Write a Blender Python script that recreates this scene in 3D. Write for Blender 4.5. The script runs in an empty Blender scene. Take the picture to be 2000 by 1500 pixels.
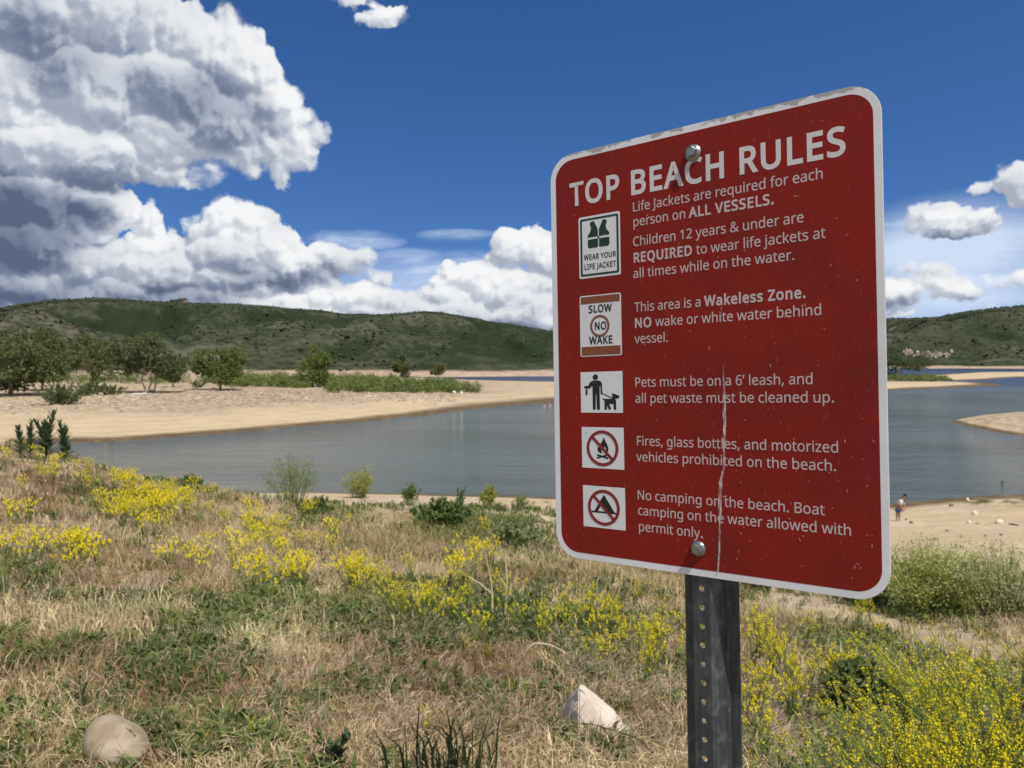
import bpy, bmesh, math, random
import numpy as np
from mathutils import Vector, Matrix, noise as mnoise

# ------------------------------------------------------------------ camera, sky, sun, exposure
S = bpy.context.scene
COL = S.collection
R_ = math.radians
F = 1390.0                      # focal length in photo pixels (2000 px wide)
HOR = 708.0                     # photo row of the true horizon
PITCH = math.atan((750 - HOR) / F)
cam_d = bpy.data.cameras.new("camera")
cam_d.sensor_width = 36.0
cam_d.lens = F / 2000 * 36
cam_d.clip_start = 0.05
cam_d.clip_end = 30000
cam_d.dof.use_dof = True
cam_d.dof.focus_distance = 0.97
cam_d.dof.aperture_fstop = 12.5
cam = bpy.data.objects.new("camera", cam_d)
COL.objects.link(cam)
cam.location = (0, 0, 0)
cam.rotation_euler = (math.pi / 2 - PITCH, 0, 0)
S.camera = cam

SUN_EL = R_(58)
SUN_H = Vector((0.58, -0.815)).normalized()
SUN_DIR = Vector((SUN_H.x * math.cos(SUN_EL), SUN_H.y * math.cos(SUN_EL), math.sin(SUN_EL)))
sun_d = bpy.data.lights.new("sun", 'SUN')
sun_d.energy = 4.2
sun_d.angle = R_(0.53)
sun_d.color = (1.0, 0.95, 0.87)
sun = bpy.data.objects.new("sun", sun_d)
COL.objects.link(sun)
sun.rotation_euler = SUN_DIR.to_track_quat('Z', 'Y').to_euler()
sun.location = (20, -30, 60)

S.view_settings.view_transform = 'Standard'
S.view_settings.look = 'None'
S.view_settings.exposure = 0.22
S.view_settings.gamma = 1.0
S.render.engine = 'CYCLES'
S.cycles.use_denoising = True
S.cycles.denoiser = 'OPENIMAGEDENOISE'
S.cycles.max_bounces = 6
S.cycles.diffuse_bounces = 3
S.cycles.glossy_bounces = 3
S.cycles.transparent_max_bounces = 12
S.cycles.use_adaptive_sampling = True
S.cycles.adaptive_threshold = 0.01


class NV:
    """tiny expression helper over shader math nodes"""
    def __init__(s, nt, sock): s.nt, s.k = nt, sock
    def _o(s, op, *a, clamp=False):
        n = s.nt.nodes.new('ShaderNodeMath'); n.operation = op; n.use_clamp = clamp
        for i, v in enumerate((s,) + a):
            if isinstance(v, NV): s.nt.links.new(v.k, n.inputs[i])
            else: n.inputs[i].default_value = v
        return NV(s.nt, n.outputs[0])
    def __add__(s, b): return s._o('ADD', b)
    __radd__ = __add__
    def __mul__(s, b): return s._o('MULTIPLY', b)
    __rmul__ = __mul__
    def __sub__(s, b): return s._o('SUBTRACT', b)
    def __rsub__(s, b): return (s * -1) + b
    def __truediv__(s, b): return s._o('DIVIDE', b)
    def max(s, b): return s._o('MAXIMUM', b)
    def min(s, b): return s._o('MINIMUM', b)
    def smax(s, b, k): return s._o('SMOOTH_MAX', b, k)
    def pow(s, b): return s._o('POWER', b)
    def sqrt(s): return s._o('SQRT')
    def abs(s): return s._o('ABSOLUTE')
    def clamp(s): return s._o('ADD', 0.0, clamp=True)
    def smooth(s, a, b, lo=0.0, hi=1.0):
        n = s.nt.nodes.new('ShaderNodeMapRange'); n.interpolation_type = 'SMOOTHSTEP'
        s.nt.links.new(s.k, n.inputs[0])
        for i, v in zip((1, 2, 3, 4), (a, b, lo, hi)):
            if isinstance(v, NV): s.nt.links.new(v.k, n.inputs[i])
            else: n.inputs[i].default_value = v
        return NV(s.nt, n.outputs[0])


def xyz(nt, a, b, c):
    n = nt.nodes.new('ShaderNodeCombineXYZ')
    for i, v in enumerate((a, b, c)):
        if isinstance(v, NV): nt.links.new(v.k, n.inputs[i])
        else: n.inputs[i].default_value = v
    return n.outputs[0]


def noise_n(nt, vec, scale, detail=4, rough=0.55, dist=0.0, dim='3D', typ='FBM', color=False):
    n = nt.nodes.new('ShaderNodeTexNoise'); n.noise_dimensions = dim; n.noise_type = typ
    nt.links.new(vec, n.inputs['Vector'])
    n.inputs['Scale'].default_value = scale; n.inputs['Detail'].default_value = detail
    n.inputs['Roughness'].default_value = rough; n.inputs['Distortion'].default_value = dist
    return n.outputs['Color'] if color else NV(nt, n.outputs['Fac'])


def mixc(nt, fac, a, b, typ='MIX'):
    n = nt.nodes.new('ShaderNodeMix'); n.data_type = 'RGBA'; n.blend_type = typ
    for i, v in ((0, fac), (6, a), (7, b)):
        if isinstance(v, NV): nt.links.new(v.k, n.inputs[i])
        elif isinstance(v, bpy.types.NodeSocket): nt.links.new(v, n.inputs[i])
        elif i == 0: n.inputs[0].default_value = v
        else: n.inputs[i].default_value = (*v[:3], 1)
    return n.outputs[2]


def lin(r, g, b):
    f = lambda c: (c / 255 / 12.92) if c <= 10 else ((c / 255 + 0.055) / 1.055) ** 2.4
    return (f(r), f(g), f(b))


def azel(px, py):
    """photo pixel -> (azimuth, elevation) in the world"""
    u = (px - 1000) / F; v = (HOR - py) / F
    az = math.atan(u)
    return az, math.atan(v * math.cos(az))

# ------------------------------------------------------------------ sky
W = bpy.data.worlds.new("World")
S.world = W
W.use_nodes = True
wt = W.node_tree
wt.nodes.clear()
w_out = wt.nodes.new('ShaderNodeOutputWorld')
w_bg = wt.nodes.new('ShaderNodeBackground')
w_bg.inputs[1].default_value = 0.1
sky = wt.nodes.new('ShaderNodeTexSky')
sky.sky_type = 'NISHITA'
sky.sun_disc = False
sky.sun_elevation = SUN_EL
sky.sun_rotation = math.atan2(SUN_H.x, SUN_H.y)
sky.altitude = 1800
sky.air_density = 0.9
sky.dust_density = 0.1
sky.ozone_density = 2.0
W.cycles.sampling_method = 'MANUAL'
W.cycles.sample_map_resolution = 512

# every cloud puff: photo column, row, half width, half height, height of its dome
PUFFS = [
    # the great cloud at the upper left
    (60, 30, 190, 110, 1.00), (200, 20, 130, 95, 1.00), (300, 40, 80, 90, 0.90), (395, 95, 85, 75, 1.00), (450, 80, 50, 50, 0.80), (490, 150, 75, 80, 1.00), (520, 215, 80, 70, 1.00),
    (575, 250, 50, 48, 0.80), (618, 258, 42, 24, 0.50), (640, 250, 18, 10, 0.30), (552, 318, 28, 48, 0.60), (440, 250, 120, 70, 1.00), (330, 170, 130, 90, 1.00), (170, 170, 160, 100, 1.00), (20, 180, 160, 110, 1.00),
    (330, 270, 140, 55, 0.90), (180, 300, 150, 70, 1.00), (60, 290, 150, 80, 1.00), (300, 325, 90, 40, 0.80), (395, 335, 42, 30, 0.60), (350, 355, 60, 22, 0.60),
    # the dark one below it
    (40, 400, 150, 70, 1.00), (170, 395, 80, 50, 0.90), (215, 410, 60, 46, 1.00), (180, 440, 70, 50, 1.00), (20, 480, 190, 70, 1.00), (120, 460, 110, 50, 0.90),
    # heaped cumulus over the hills
    (440, 440, 62, 58, 1.00), (395, 460, 50, 50, 0.90), (500, 440, 48, 46, 0.90), (455, 490, 110, 60, 1.00), (350, 480, 45, 42, 0.80), (285, 440, 34, 38, 0.80), (290, 485, 60, 45, 0.90), (545, 490, 65, 56, 0.92),
    (180, 520, 110, 55, 1.00), (320, 530, 120, 55, 1.00), (460, 545, 130, 45, 1.00), (580, 530, 94, 50, 1.03), (60, 560, 150, 60, 1.00), (230, 580, 160, 45, 1.00), (420, 590, 180, 40, 0.90), (620, 550, 53, 32, 0.86), (690, 515, 59, 32, 0.86), (740, 540, 47, 25, 0.86),
    (640, 580, 57, 45, 1.03), (690, 590, 65, 42, 1.03), (745, 590, 59, 38, 1.03), (800, 600, 53, 28, 0.86), (610, 605, 59, 30, 0.86),
    (930, 555, 73, 50, 1.03), (880, 580, 65, 50, 1.03), (975, 570, 65, 52, 1.03), (1035, 595, 71, 56, 1.03), (900, 615, 118, 42, 1.03), (1010, 625, 130, 38, 1.03), (890, 525, 40, 22, 0.86), (950, 520, 35, 20, 0.86),
    (1000, 482, 47, 42, 1.03), (1035, 480, 47, 45, 1.03), (1065, 500, 47, 32, 0.92), (970, 495, 31, 20, 0.86),
    # right of the sign
    (1810, 425, 53, 32, 0.92), (1850, 418, 59, 32, 1.03), (1895, 420, 54, 30, 0.92), (1935, 428, 31, 18, 0.86), (1855, 440, 118, 22, 0.86), (1985, 352, 71, 30, 0.86), (2050, 360, 106, 50, 1.03), (1940, 368, 59, 18, 0.86),
    (1755, 530, 35, 25, 0.86), (1790, 560, 71, 32, 0.92), (1850, 565, 83, 32, 0.92), (1915, 550, 31, 20, 0.86), (1950, 552, 21, 15, 0.86), (1990, 552, 40, 18, 0.86), (1765, 590, 71, 20, 0.86), (1770, 620, 53, 10, 0.86), (1926, 603, 24, 8, 0.86), (1890, 545, 24, 15, 0.86),
    (1250, 560, 177, 62, 1.03), (1450, 590, 212, 50, 1.03),
    (760, 36, 40, 21, 0.86), (735, 45, 33, 18, 0.86), (790, 42, 24, 11, 0.86), (690, 8, 59, 15, 0.86),
    (700, 610, 120, 26, 1.1), (820, 615, 90, 26, 1.0), (560, 600, 120, 30, 1.0), (300, 600, 250, 30, 1.0), (80, 600, 200, 40, 1.0), (1060, 640, 90, 24, 1.0),
    (140, 480, 60, 50, 1.), (235, 500, 50, 40, .9), (640, 500, 50, 30, .9), (1040, 560, 60, 40, .9), (580, 295, 44, 44, .8), (535, 262, 62, 50, 1.15), (505, 285, 50, 40, .9), (470, 310, 60, 30, .6),
    (1740, 575, 80, 40, .9), (1830, 535, 50, 26, .8), (2000, 350, 60, 30, .9),
]
# thick, grey parts of the clouds
SHADES = [(-20, 395, 260, 90, 1.), (140, 420, 130, 55, .8), (0, 470, 260, 90, .9), (200, 355, 150, 30, .5), (410, 200, 150, 55, .55), (110, 100, 170, 70, .42), (300, 180, 130, 60, .35), (450, 262, 130, 26, .4), (350, 262, 180, 28, .3),
          (60, 575, 230, 50, .6), (560, 545, 170, 26, .6), (330, 578, 200, 34, .6), (470, 525, 120, 16, .35), (700, 622, 170, 16, .35), (1000, 638, 140, 22, .5), (1840, 455, 130, 14, .4), (1830, 595, 140, 18, .5)]
# crisp sunlit heads
LIGHTS = [(440, 430, 120, 65, 1.), (285, 440, 45, 50, .9), (570, 240, 70, 110, .7), (490, 130, 100, 100, .5), (60, 245, 120, 50, .5), (260, 290, 130, 30, .5), (660, 570, 130, 40, .9), (920, 555, 120, 50, .9),
          (1020, 480, 70, 40, 1.), (1850, 420, 110, 30, .8), (1790, 555, 120, 30, .7), (1930, 550, 90, 25, .7), (560, 490, 80, 40, .6), (170, 500, 90, 30, .5), (760, 40, 60, 30, .8)]
g_in = wt.nodes.new('ShaderNodeTexCoord')
g_sep = wt.nodes.new('ShaderNodeSeparateXYZ')
wt.links.new(g_in.outputs['Generated'], g_sep.inputs[0])
dx, dy, dz = (NV(wt, g_sep.outputs[i]) for i in range(3))
AZ = dx._o('ARCTAN2', dy)
EL = dz._o('ARCSINE')


def vmath(op, a, b=None, c=None):
    n = wt.nodes.new('ShaderNodeVectorMath'); n.operation = op
    for i, v in enumerate((a, b, c)):
        if v is None: continue
        if isinstance(v, bpy.types.NodeSocket): wt.links.new(v, n.inputs[i])
        else: n.inputs[i].default_value = v
    return n


def ell(P, blob, dome=False):
    """rounded dome over an ellipse of directions"""
    az, el = azel(blob[0], blob[1])
    ra = blob[2] / F * math.cos(az) ** 2; re = blob[3] / F * math.cos(az)
    n = vmath('MULTIPLY_ADD', P, (1 / ra, 1 / re, 0), (-az / ra, -el / re, 0))
    q2 = NV(wt, vmath('DOT_PRODUCT', n.outputs[0], n.outputs[0]).outputs['Value'])
    hgt = blob[4] * (math.sqrt(ra * re) if dome else 1.0)
    return q2._o('MULTIPLY_ADD', -hgt, hgt)


def union(P, blobs, k, dome=False):
    E = None
    for b in blobs:
        q = ell(P, b, dome)
        E = q if E is None else E.smax(q, k)
    return E


def density(da, de):
    v0 = xyz(wt, AZ + da, EL + de, 0.0)
    # domain warp breaks the outlines of the puffs up
    wn = noise_n(wt, v0, 14.0, 4.0, .6, dim='2D', color=True)
    wv = vmath('MULTIPLY_ADD', wn, (.052, .042, 0), (-.026, -.021, 0)).outputs[0]
    P_ = vmath('ADD', v0, wv).outputs[0]
    E = union(P_, PUFFS, .006, True)
    vv = vmath('MULTIPLY_ADD', wv, (.6, .6, 0), v0).outputs[0]
    bil = None
    for sc, amp in ((17, .0135), (38, .0075), (85, .0036)):
        vo = wt.nodes.new('ShaderNodeTexVoronoi'); vo.feature = 'F1'; vo.voronoi_dimensions = '2D'
        wt.links.new(vv, vo.inputs['Vector'])
        vo.inputs['Scale'].default_value = sc
        d = NV(wt, vo.outputs['Distance'])
        q = (d * d) * (-amp * 1.6)
        bil = q if bil is None else bil + q
    fb = noise_n(wt, vv, 26.0, 7.0, .62, dim='2D') - .5
    return E + bil + .0070 + fb * .022


D0 = density(0, 0)
DL = (.0050, .0088)
D1 = density(*DL)
soft = noise_n(wt, xyz(wt, AZ, EL, 2.0), 9.0, 3.0, .5, dim='2D').smooth(.35, .7, .006, .020)
alpha = D0.smooth(-.001, soft)
Pv = xyz(wt, AZ, EL, 0.0)
wisp_v = xyz(wt, AZ * 1.0, EL * 4.5, 0.0)
wisp_n = noise_n(wt, wisp_v, 5.0, 6.0, .6, .25, dim='2D')
WISPS = [(690, 470, 110, 22, 1.), (900, 462, 90, 14, .8), (800, 530, 120, 45, 1.2), (1830, 480, 200, 50, 1.2), (1960, 445, 190, 40, 1.3), (1790, 500, 150, 40, 1.2), (1930, 580, 160, 40, 1.2),
         (1760, 440, 60, 18, .9), (1780, 600, 160, 40, 1.), (980, 520, 150, 40, 1.), (1300, 500, 300, 80, 1.), (1900, 520, 160, 50, 1.)]
wisps = union(Pv, WISPS, .05).max(0.0)
veil = union(Pv, [(820, 590, 330, 110, 1.), (1860, 520, 330, 150, 1.25), (1300, 560, 400, 140, 1.), (300, 600, 600, 60, .8)], .2).max(0.0)
wisp_a = ((wisps.pow(.7) * (wisp_n.smooth(.34, .72))) * .72).max(veil.pow(1.7) * (wisp_n.smooth(.2, .7, .45, .9))).min(.85)
warped = vmath('MULTIPLY_ADD', noise_n(wt, Pv, 11.0, 5.0, .6, dim='2D', color=True), (.10, .07, 0), xyz(wt, AZ - .05, EL - .035, 0.0)).outputs[0]
sh = union(warped, SHADES, .15).max(0.0)
li = union(warped, LIGHTS, .15).max(0.0)
slope = (D0 - D1) / math.hypot(*DL)
thick = D0.smooth(.02, .10)
tilt = slope / (slope * slope + .55).sqrt()
lum = .69 + tilt * .20 - sh * .66 + li * .20 - thick * .05
lum = lum.max(.14).min(1.0)
ramp = wt.nodes.new('ShaderNodeValToRGB')
wt.links.new(lum.k, ramp.inputs[0])
ce = ramp.color_ramp.elements
ce[0].position = 0.12; ce[0].color = (*lin(88, 100, 128), 1)
ce[1].position = 0.98; ce[1].color = (*lin(248, 249, 250), 1)
for p, c in ((.35, (132, 142, 164)), (.55, (172, 180, 195)), (.75, (212, 217, 225))):
    q = ce.new(p); q.color = (*lin(*c), 1)
# sky colour: looked up a little above the horizon, the way clear mountain air shows it
up = vmath('MULTIPLY_ADD', g_in.outputs['Generated'], (1, 1, .9), (0, 0, .13)).outputs[0]
wt.links.new(vmath('NORMALIZE', up).outputs[0], sky.inputs[0])
hs = wt.nodes.new('ShaderNodeHueSaturation')
wt.links.new(sky.outputs[0], hs.inputs['Color'])
hs.inputs['Hue'].default_value = 0.508
hs.inputs['Saturation'].default_value = 1.27
hs.inputs['Value'].default_value = 1.05
sky_c = hs.outputs[0]
ten = wt.nodes.new('ShaderNodeVectorMath'); ten.operation = 'SCALE'
wt.links.new(ramp.outputs[0], ten.inputs[0]); ten.inputs['Scale'].default_value = 8.4
c1 = mixc(wt, wisp_a, sky_c, tuple(10 * v for v in lin(205, 218, 236)))
c2 = mixc(wt, alpha, c1, ten.outputs[0])
wt.links.new(c2, w_bg.inputs[0])
# the rest of the sky lacks these puffs: a simpler background there keeps the render quick
w_plain = wt.nodes.new('ShaderNodeBackground'); w_plain.inputs[1].default_value = 0.1
over = noise_n(wt, g_in.outputs['Generated'], 2.2, 5.0, .6)          # unseen white cloud added behind and above the viewer for neutral fill light
wt.links.new(mixc(wt, over.smooth(.40, .60) * EL.smooth(.5, .75, 1.0, .7), sky_c, (5.2, 5.3, 5.5)), w_plain.inputs[0])
w_mix = wt.nodes.new('ShaderNodeMixShader')
inside = EL._o('LESS_THAN', .56) * EL._o('GREATER_THAN', -.01) * AZ.abs()._o('LESS_THAN', .95)
wt.links.new(inside.k, w_mix.inputs[0])
wt.links.new(w_plain.outputs[0], w_mix.inputs[1]); wt.links.new(w_bg.outputs[0], w_mix.inputs[2])
wt.links.new(w_mix.outputs[0], w_out.inputs[0])

# ------------------------------------------------------------------ helpers
rng = np.random.default_rng(7)
random.seed(7)


def tag(o, label=None, cat=None, group=None, kind=None):
    if label: o['label'] = label
    if cat: o['category'] = cat
    if group: o['group'] = group
    if kind: o['kind'] = kind
    return o


def link(o, parent=None):
    COL.objects.link(o)
    if parent is not None: o.parent = parent
    return o


def empty(name, loc, label, cat, group=None, rot=None):
    o = bpy.data.objects.new(name, None)
    o.empty_display_size = .1
    link(o); o.location = loc
    if rot is not None: o.rotation_euler = rot
    return tag(o, label, cat, group)


def mesh_np(name, V, faces, mats, cols=None, smooth=False, midx=None):
    """faces: list of int arrays (n,k) with any k; cols per vertex"""
    me = bpy.data.meshes.new(name)
    V = np.asarray(V, np.float32)
    fl = [np.asarray(f, np.int32) for f in faces if len(f)]
    tot = np.concatenate([np.full(len(f), f.shape[1], np.int32) for f in fl])
    idx = np.concatenate([f.ravel() for f in fl])
    me.vertices.add(len(V)); me.vertices.foreach_set('co', V.ravel())
    me.loops.add(len(idx)); me.loops.foreach_set('vertex_index', idx)
    me.polygons.add(len(tot))
    st = np.zeros(len(tot), np.int32); st[1:] = np.cumsum(tot)[:-1]
    me.polygons.foreach_set('loop_start', st)
    me.polygons.foreach_set('use_smooth', np.full(len(tot), smooth))
    if midx is not None: me.polygons.foreach_set('material_index', np.asarray(midx, np.int32))
    if cols is not None:
        a = me.color_attributes.new('tint', 'FLOAT_COLOR', 'POINT')
        c = np.ones((len(V), 4), np.float32); c[:, :3] = cols
        a.data.foreach_set('color', c.ravel())
    me.update(calc_edges=True)
    for m in (mats if isinstance(mats, (list, tuple)) else [mats]): me.materials.append(m)
    return me


def obj(name, me, parent=None, loc=None):
    o = bpy.data.objects.new(name, me)
    if loc is not None: o.location = loc
    return link(o, parent)


def bm_obj(name, bm, mat, parent=None, smooth=False, loc=None):
    me = bpy.data.meshes.new(name)
    bm.normal_update(); bm.to_mesh(me); bm.free()
    me.materials.append(mat)
    if smooth: me.polygons.foreach_set('use_smooth', [True] * len(me.polygons))
    return obj(name, me, parent, loc)


def mat(name, color=(.5, .5, .5), rough=.7, metal=0.0, spec=.5):
    m = bpy.data.materials.new(name); m.use_nodes = True
    b = m.node_tree.nodes['Principled BSDF']
    b.inputs['Base Color'].default_value = (*color, 1)
    b.inputs['Roughness'].default_value = rough
    b.inputs['Metallic'].default_value = metal
    b.inputs['Specular IOR Level'].default_value = spec
    return m, m.node_tree, b


def bump(nt, b, h, strength, dist=.01):
    n = nt.nodes.new('ShaderNodeBump'); n.inputs['Strength'].default_value = strength
    n.inputs['Distance'].default_value = dist
    nt.links.new(h.k if isinstance(h, NV) else h, n.inputs['Height'])
    nt.links.new(n.outputs[0], b.inputs['Normal'])
    return n


def objco(nt): return nt.nodes.new('ShaderNodeTexCoord').outputs['Object']
def geopos(nt): return nt.nodes.new('ShaderNodeNewGeometry').outputs['Position']


def leaf_mat(name, translucent=.35, rough=.6, vary=.25, tint_scale=1.0):
    """leaf / blade surface coloured by the mesh's own tint"""
    m = bpy.data.materials.new(name); m.use_nodes = True
    nt = m.node_tree; nt.nodes.clear()
    out = nt.nodes.new('ShaderNodeOutputMaterial')
    at = nt.nodes.new('ShaderNodeVertexColor'); at.layer_name = 'tint'
    n = noise_n(nt, geopos(nt), 3.0 * tint_scale, 3.0)
    oi = nt.nodes.new('ShaderNodeObjectInfo')
    val = (n - .5) * (2 * vary) + 1.0 + (NV(nt, oi.outputs['Random']) - .5) * .25
    sc = nt.nodes.new('ShaderNodeVectorMath'); sc.operation = 'SCALE'
    nt.links.new(at.outputs['Color'], sc.inputs[0]); nt.links.new(val.k, sc.inputs['Scale'])
    d = nt.nodes.new('ShaderNodeBsdfPrincipled'); d.inputs['Roughness'].default_value = rough
    d.inputs['Specular IOR Level'].default_value = .3
    t = nt.nodes.new('ShaderNodeBsdfTranslucent')
    nt.links.new(sc.outputs[0], d.inputs['Base Color']); nt.links.new(sc.outputs[0], t.inputs['Color'])
    mx = nt.nodes.new('ShaderNodeMixShader'); mx.inputs[0].default_value = translucent
    nt.links.new(d.outputs[0], mx.inputs[1]); nt.links.new(t.outputs[0], mx.inputs[2])
    nt.links.new(mx.outputs[0], out.inputs[0])
    return m


def _hash(ix, iy, seed):
    h = (ix.astype(np.int64) * 374761393 + iy.astype(np.int64) * 668265263 + seed * 982451653) & 0xffffffff
    h = ((h ^ (h >> 13)) * 1274126177) & 0xffffffff
    h = (h ^ (h >> 16)) & 0xffffffff
    return h / 4294967295.0


def vnoise(x, y, seed=0):
    ix = np.floor(x); iy = np.floor(y); fx = x - ix; fy = y - iy
    fx = fx * fx * fx * (fx * (fx * 6 - 15) + 10); fy = fy * fy * fy * (fy * (fy * 6 - 15) + 10)
    a = _hash(ix, iy, seed); b = _hash(ix + 1, iy, seed); c = _hash(ix, iy + 1, seed); d = _hash(ix + 1, iy + 1, seed)
    return (a * (1 - fx) + b * fx) * (1 - fy) + (c * (1 - fx) + d * fx) * fy


def fbm(x, y, seed=0, oct=4, gain=.5):
    x = np.asarray(x, float); y = np.asarray(y, float)
    s = 0; a = 1; t = 0
    for i in range(oct):
        s = s + a * (vnoise(x, y, seed + i) - .5); t += a; a *= gain
        x, y = x * 2.03 + 17.1, y * 2.03 - 9.3
    return s / t * 2      # about -1..1


def sstep(a, b, x):
    t = np.clip((x - a) / (b - a), 0, 1); return t * t * (3 - 2 * t)

CP, SP = math.cos(PITCH), math.sin(PITCH)


def ray(px, py):
    x = (px - 1000) / F; d = (py - 750) / F
    v = Vector((x, CP - d * SP, -SP - d * CP))
    return v.normalized()


def project(x, y, z):
    """world -> photo pixel (arrays)"""
    fw = y * CP - z * SP; dn = -y * SP - z * CP
    fw = np.maximum(fw, 1e-3)
    return 1000 + F * x / fw, 750 + F * dn / fw

# ------------------------------------------------------------------ lie of the land
ZW = -9.0                        # water level below the eye
def on_water(px, py, z=ZW):
    r = ray(px, py); k = z / r.z
    return (r.x * k, r.y * k)

NEAR = {  # photo column -> (distance ahead, height) of the bank we stand on
    -700: [(.5, -1.62), (3, -1.68), (6, -1.9), (12, -2.3), (26, -2.9), (40, -4.2), (60, -6.6), (85, -8.3), (120, -8.6), (170, -12)],
    0: [(.5, -1.62), (3, -1.70), (5.5, -1.95), (12, -2.40), (25, -2.68), (34, -4.1), (55, -7.6), (75, -8.7), (95, -9.0), (130, -12)],
    300: [(.5, -1.62), (3, -1.70), (6, -2.08), (11, -2.6), (21, -3.5), (30, -5.0), (44, -8.6), (52, -9.4), (70, -11), (120, -12)],
    600: [(.5, -1.62), (3, -1.70), (6.5, -2.28), (10, -2.8), (20, -4.2), (30, -5.9), (45, -8.5), (50, -9.05), (62, -10.4), (120, -12)],
    1000: [(.5, -1.62), (3, -1.72), (6.5, -2.3), (11, -3.1), (20, -4.5), (34, -6.8), (44, -8.5), (48.5, -9.05), (60, -10.4), (120, -12)],
    1400: [(.5, -1.62), (3, -1.74), (6.5, -2.5), (11, -3.7), (20, -5.4), (34, -7.9), (43, -8.75), (46.5, -9.05), (60, -10.3), (120, -12)],
    1760: [(.5, -1.62), (3, -1.76), (6, -2.5), (9.5, -3.6), (13, -4.35), (22, -6.1), (36, -8.15), (42, -8.75), (45.2, -9.02), (60, -10.2), (120, -12)],
    2000: [(.5, -1.62), (3, -1.78), (6, -2.5), (9.5, -3.5), (13, -4.3), (22, -6.1), (36, -8.05), (44, -8.6), (49.5, -9.02), (64, -10), (120, -12)],
    2700: [(.5, -1.62), (3, -1.75), (6, -2.4), (13, -4.1), (22, -5.8), (40, -7.6), (60, -9.02), (80, -10), (120, -12)],
}
_lt = np.linspace(math.log(.5), math.log(200), 90)
_pxs = sorted(NEAR)
_tab = np.array([np.interp(_lt, [math.log(p[0]) for p in NEAR[k]], [p[1] for p in NEAR[k]]) for k in _pxs])
for _ in range(3):               # round the kinks of the profiles off
    _tab[:, 1:-1] = (_tab[:, :-2] + 2 * _tab[:, 1:-1] + _tab[:, 2:]) / 4


def poly(pts): return np.array([on_water(*p) for p in pts])

PEN = poly([(-1500, 905), (-500, 872), (0, 868), (220, 862), (450, 846), (700, 826), (900, 801), (1080, 786), (1250, 776), (1500, 769), (1730, 763), (1880, 757), (1968, 751.5),
            (1930, 747), (1850, 745.5), (1750, 745), (1500, 746), (1250, 745.5), (1080, 745), (1000, 744), (930, 742), (870, 739), (500, 737), (-200, 737), (-1500, 745)])
TIP2 = poly([(1700, 744), (1850, 744.5), (1930, 741), (2000, 736), (2300, 734), (2300, 726), (2000, 727), (1900, 727.5), (1850, 731), (1780, 736)])
SPIT = poly([(1855, 822), (1880, 830), (1930, 841), (2000, 852), (2350, 885), (2350, 790), (2000, 806), (1900, 814)])


def sdf(P, x, y):
    d2 = np.full(x.shape, 1e18); ins = np.zeros(x.shape, bool)
    n = len(P)
    for i in range(n):
        ax, ay = P[i]; bx, by = P[(i + 1) % n]
        ex, ey = bx - ax, by - ay
        t = np.clip(((x - ax) * ex + (y - ay) * ey) / (ex * ex + ey * ey), 0, 1)
        d2 = np.minimum(d2, (x - ax - t * ex) ** 2 + (y - ay - t * ey) ** 2)
        c = (ay > y) != (by > y)
        with np.errstate(divide='ignore', invalid='ignore'):
            c &= x < ex * (y - ay) / (ey if ey else 1e-9) + ax
        ins ^= c
    return np.where(ins, 1, -1) * np.sqrt(d2)


def terrain(x, y, parts=False):
    x = np.asarray(x, float); y = np.asarray(y, float)
    r = np.hypot(x, y); az = np.arctan2(x, y)
    azc = np.clip(az, -.98, .98)
    px = 1000 + F * np.tan(azc)
    yq = np.clip(r * np.cos(azc), .5, 199)
    ly = (np.log(yq) - _lt[0]) / (_lt[1] - _lt[0])
    i = np.clip(ly.astype(int), 0, len(_lt) - 2); f = ly - i
    pc = np.clip(px, _pxs[0], _pxs[-1])
    j = np.clip(np.searchsorted(_pxs, pc) - 1, 0, len(_pxs) - 2)
    pa = np.array(_pxs, float)
    g = (pc - pa[j]) / (pa[j + 1] - pa[j]); g = g * g * (3 - 2 * g) * .5 + g * .5
    row = lambda jj: _tab[jj, i] * (1 - f) + _tab[jj, i + 1] * f
    zn = row(j) * (1 - g) + row(j + 1) * g
    zn = zn + (fbm(x / 3.1, y / 3.1, 3, 4) * .10 + fbm(x / .7, y / .7, 5, 3) * .03) * sstep(1.5, 5, r) * sstep(ZW - .3, ZW + 1.2, zn)
    zn = zn + fbm(x / 9, y / 9, 9, 3) * .10 * sstep(8, 20, r)
    fx = 1000 + F * x / np.maximum(y, 1)
    amp = np.interp(fx, [-500, 500, 780, 900, 1080, 1500, 1730, 1900, 2000], [2.3, 2.3, 1.7, .95, .7, .8, 1.2, .9, .4])
    wob = fbm(x / 14, y / 14, 21, 4) * 2.5
    far = r > 30
    s1 = np.full(x.shape, -200.0); s2 = s1.copy(); s3 = s1.copy()
    if far.any():
        s1[far] = sdf(PEN, x[far], y[far]) + wob[far]
        s2[far] = sdf(TIP2, x[far], y[far]) + wob[far] * 2
        s3[far] = sdf(SPIT, x[far], y[far]) + wob[far] * .4
    und = fbm(x / 22, y / 22, 33, 3)
    up = lambda s, a, L: np.where(s > 0, a * (1 - np.exp(-np.maximum(s, 0) / L)), np.maximum(s * .06, -2.5))
    z1 = ZW + up(s1, amp * (1 + .12 * und), 32) + .12 * und * sstep(6, 30, s1)
    z2 = ZW + up(s2, 1.3, 30)
    z3 = ZW + up(s3, 1.7, 6) * (1 + .15 * und)
    z = np.maximum(np.maximum(zn, z1), np.maximum(z2, z3))
    if parts: return z, zn, s1, s2, s3
    return z


def height(x, y): return float(terrain(np.array([x]), np.array([y]))[0])


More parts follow.
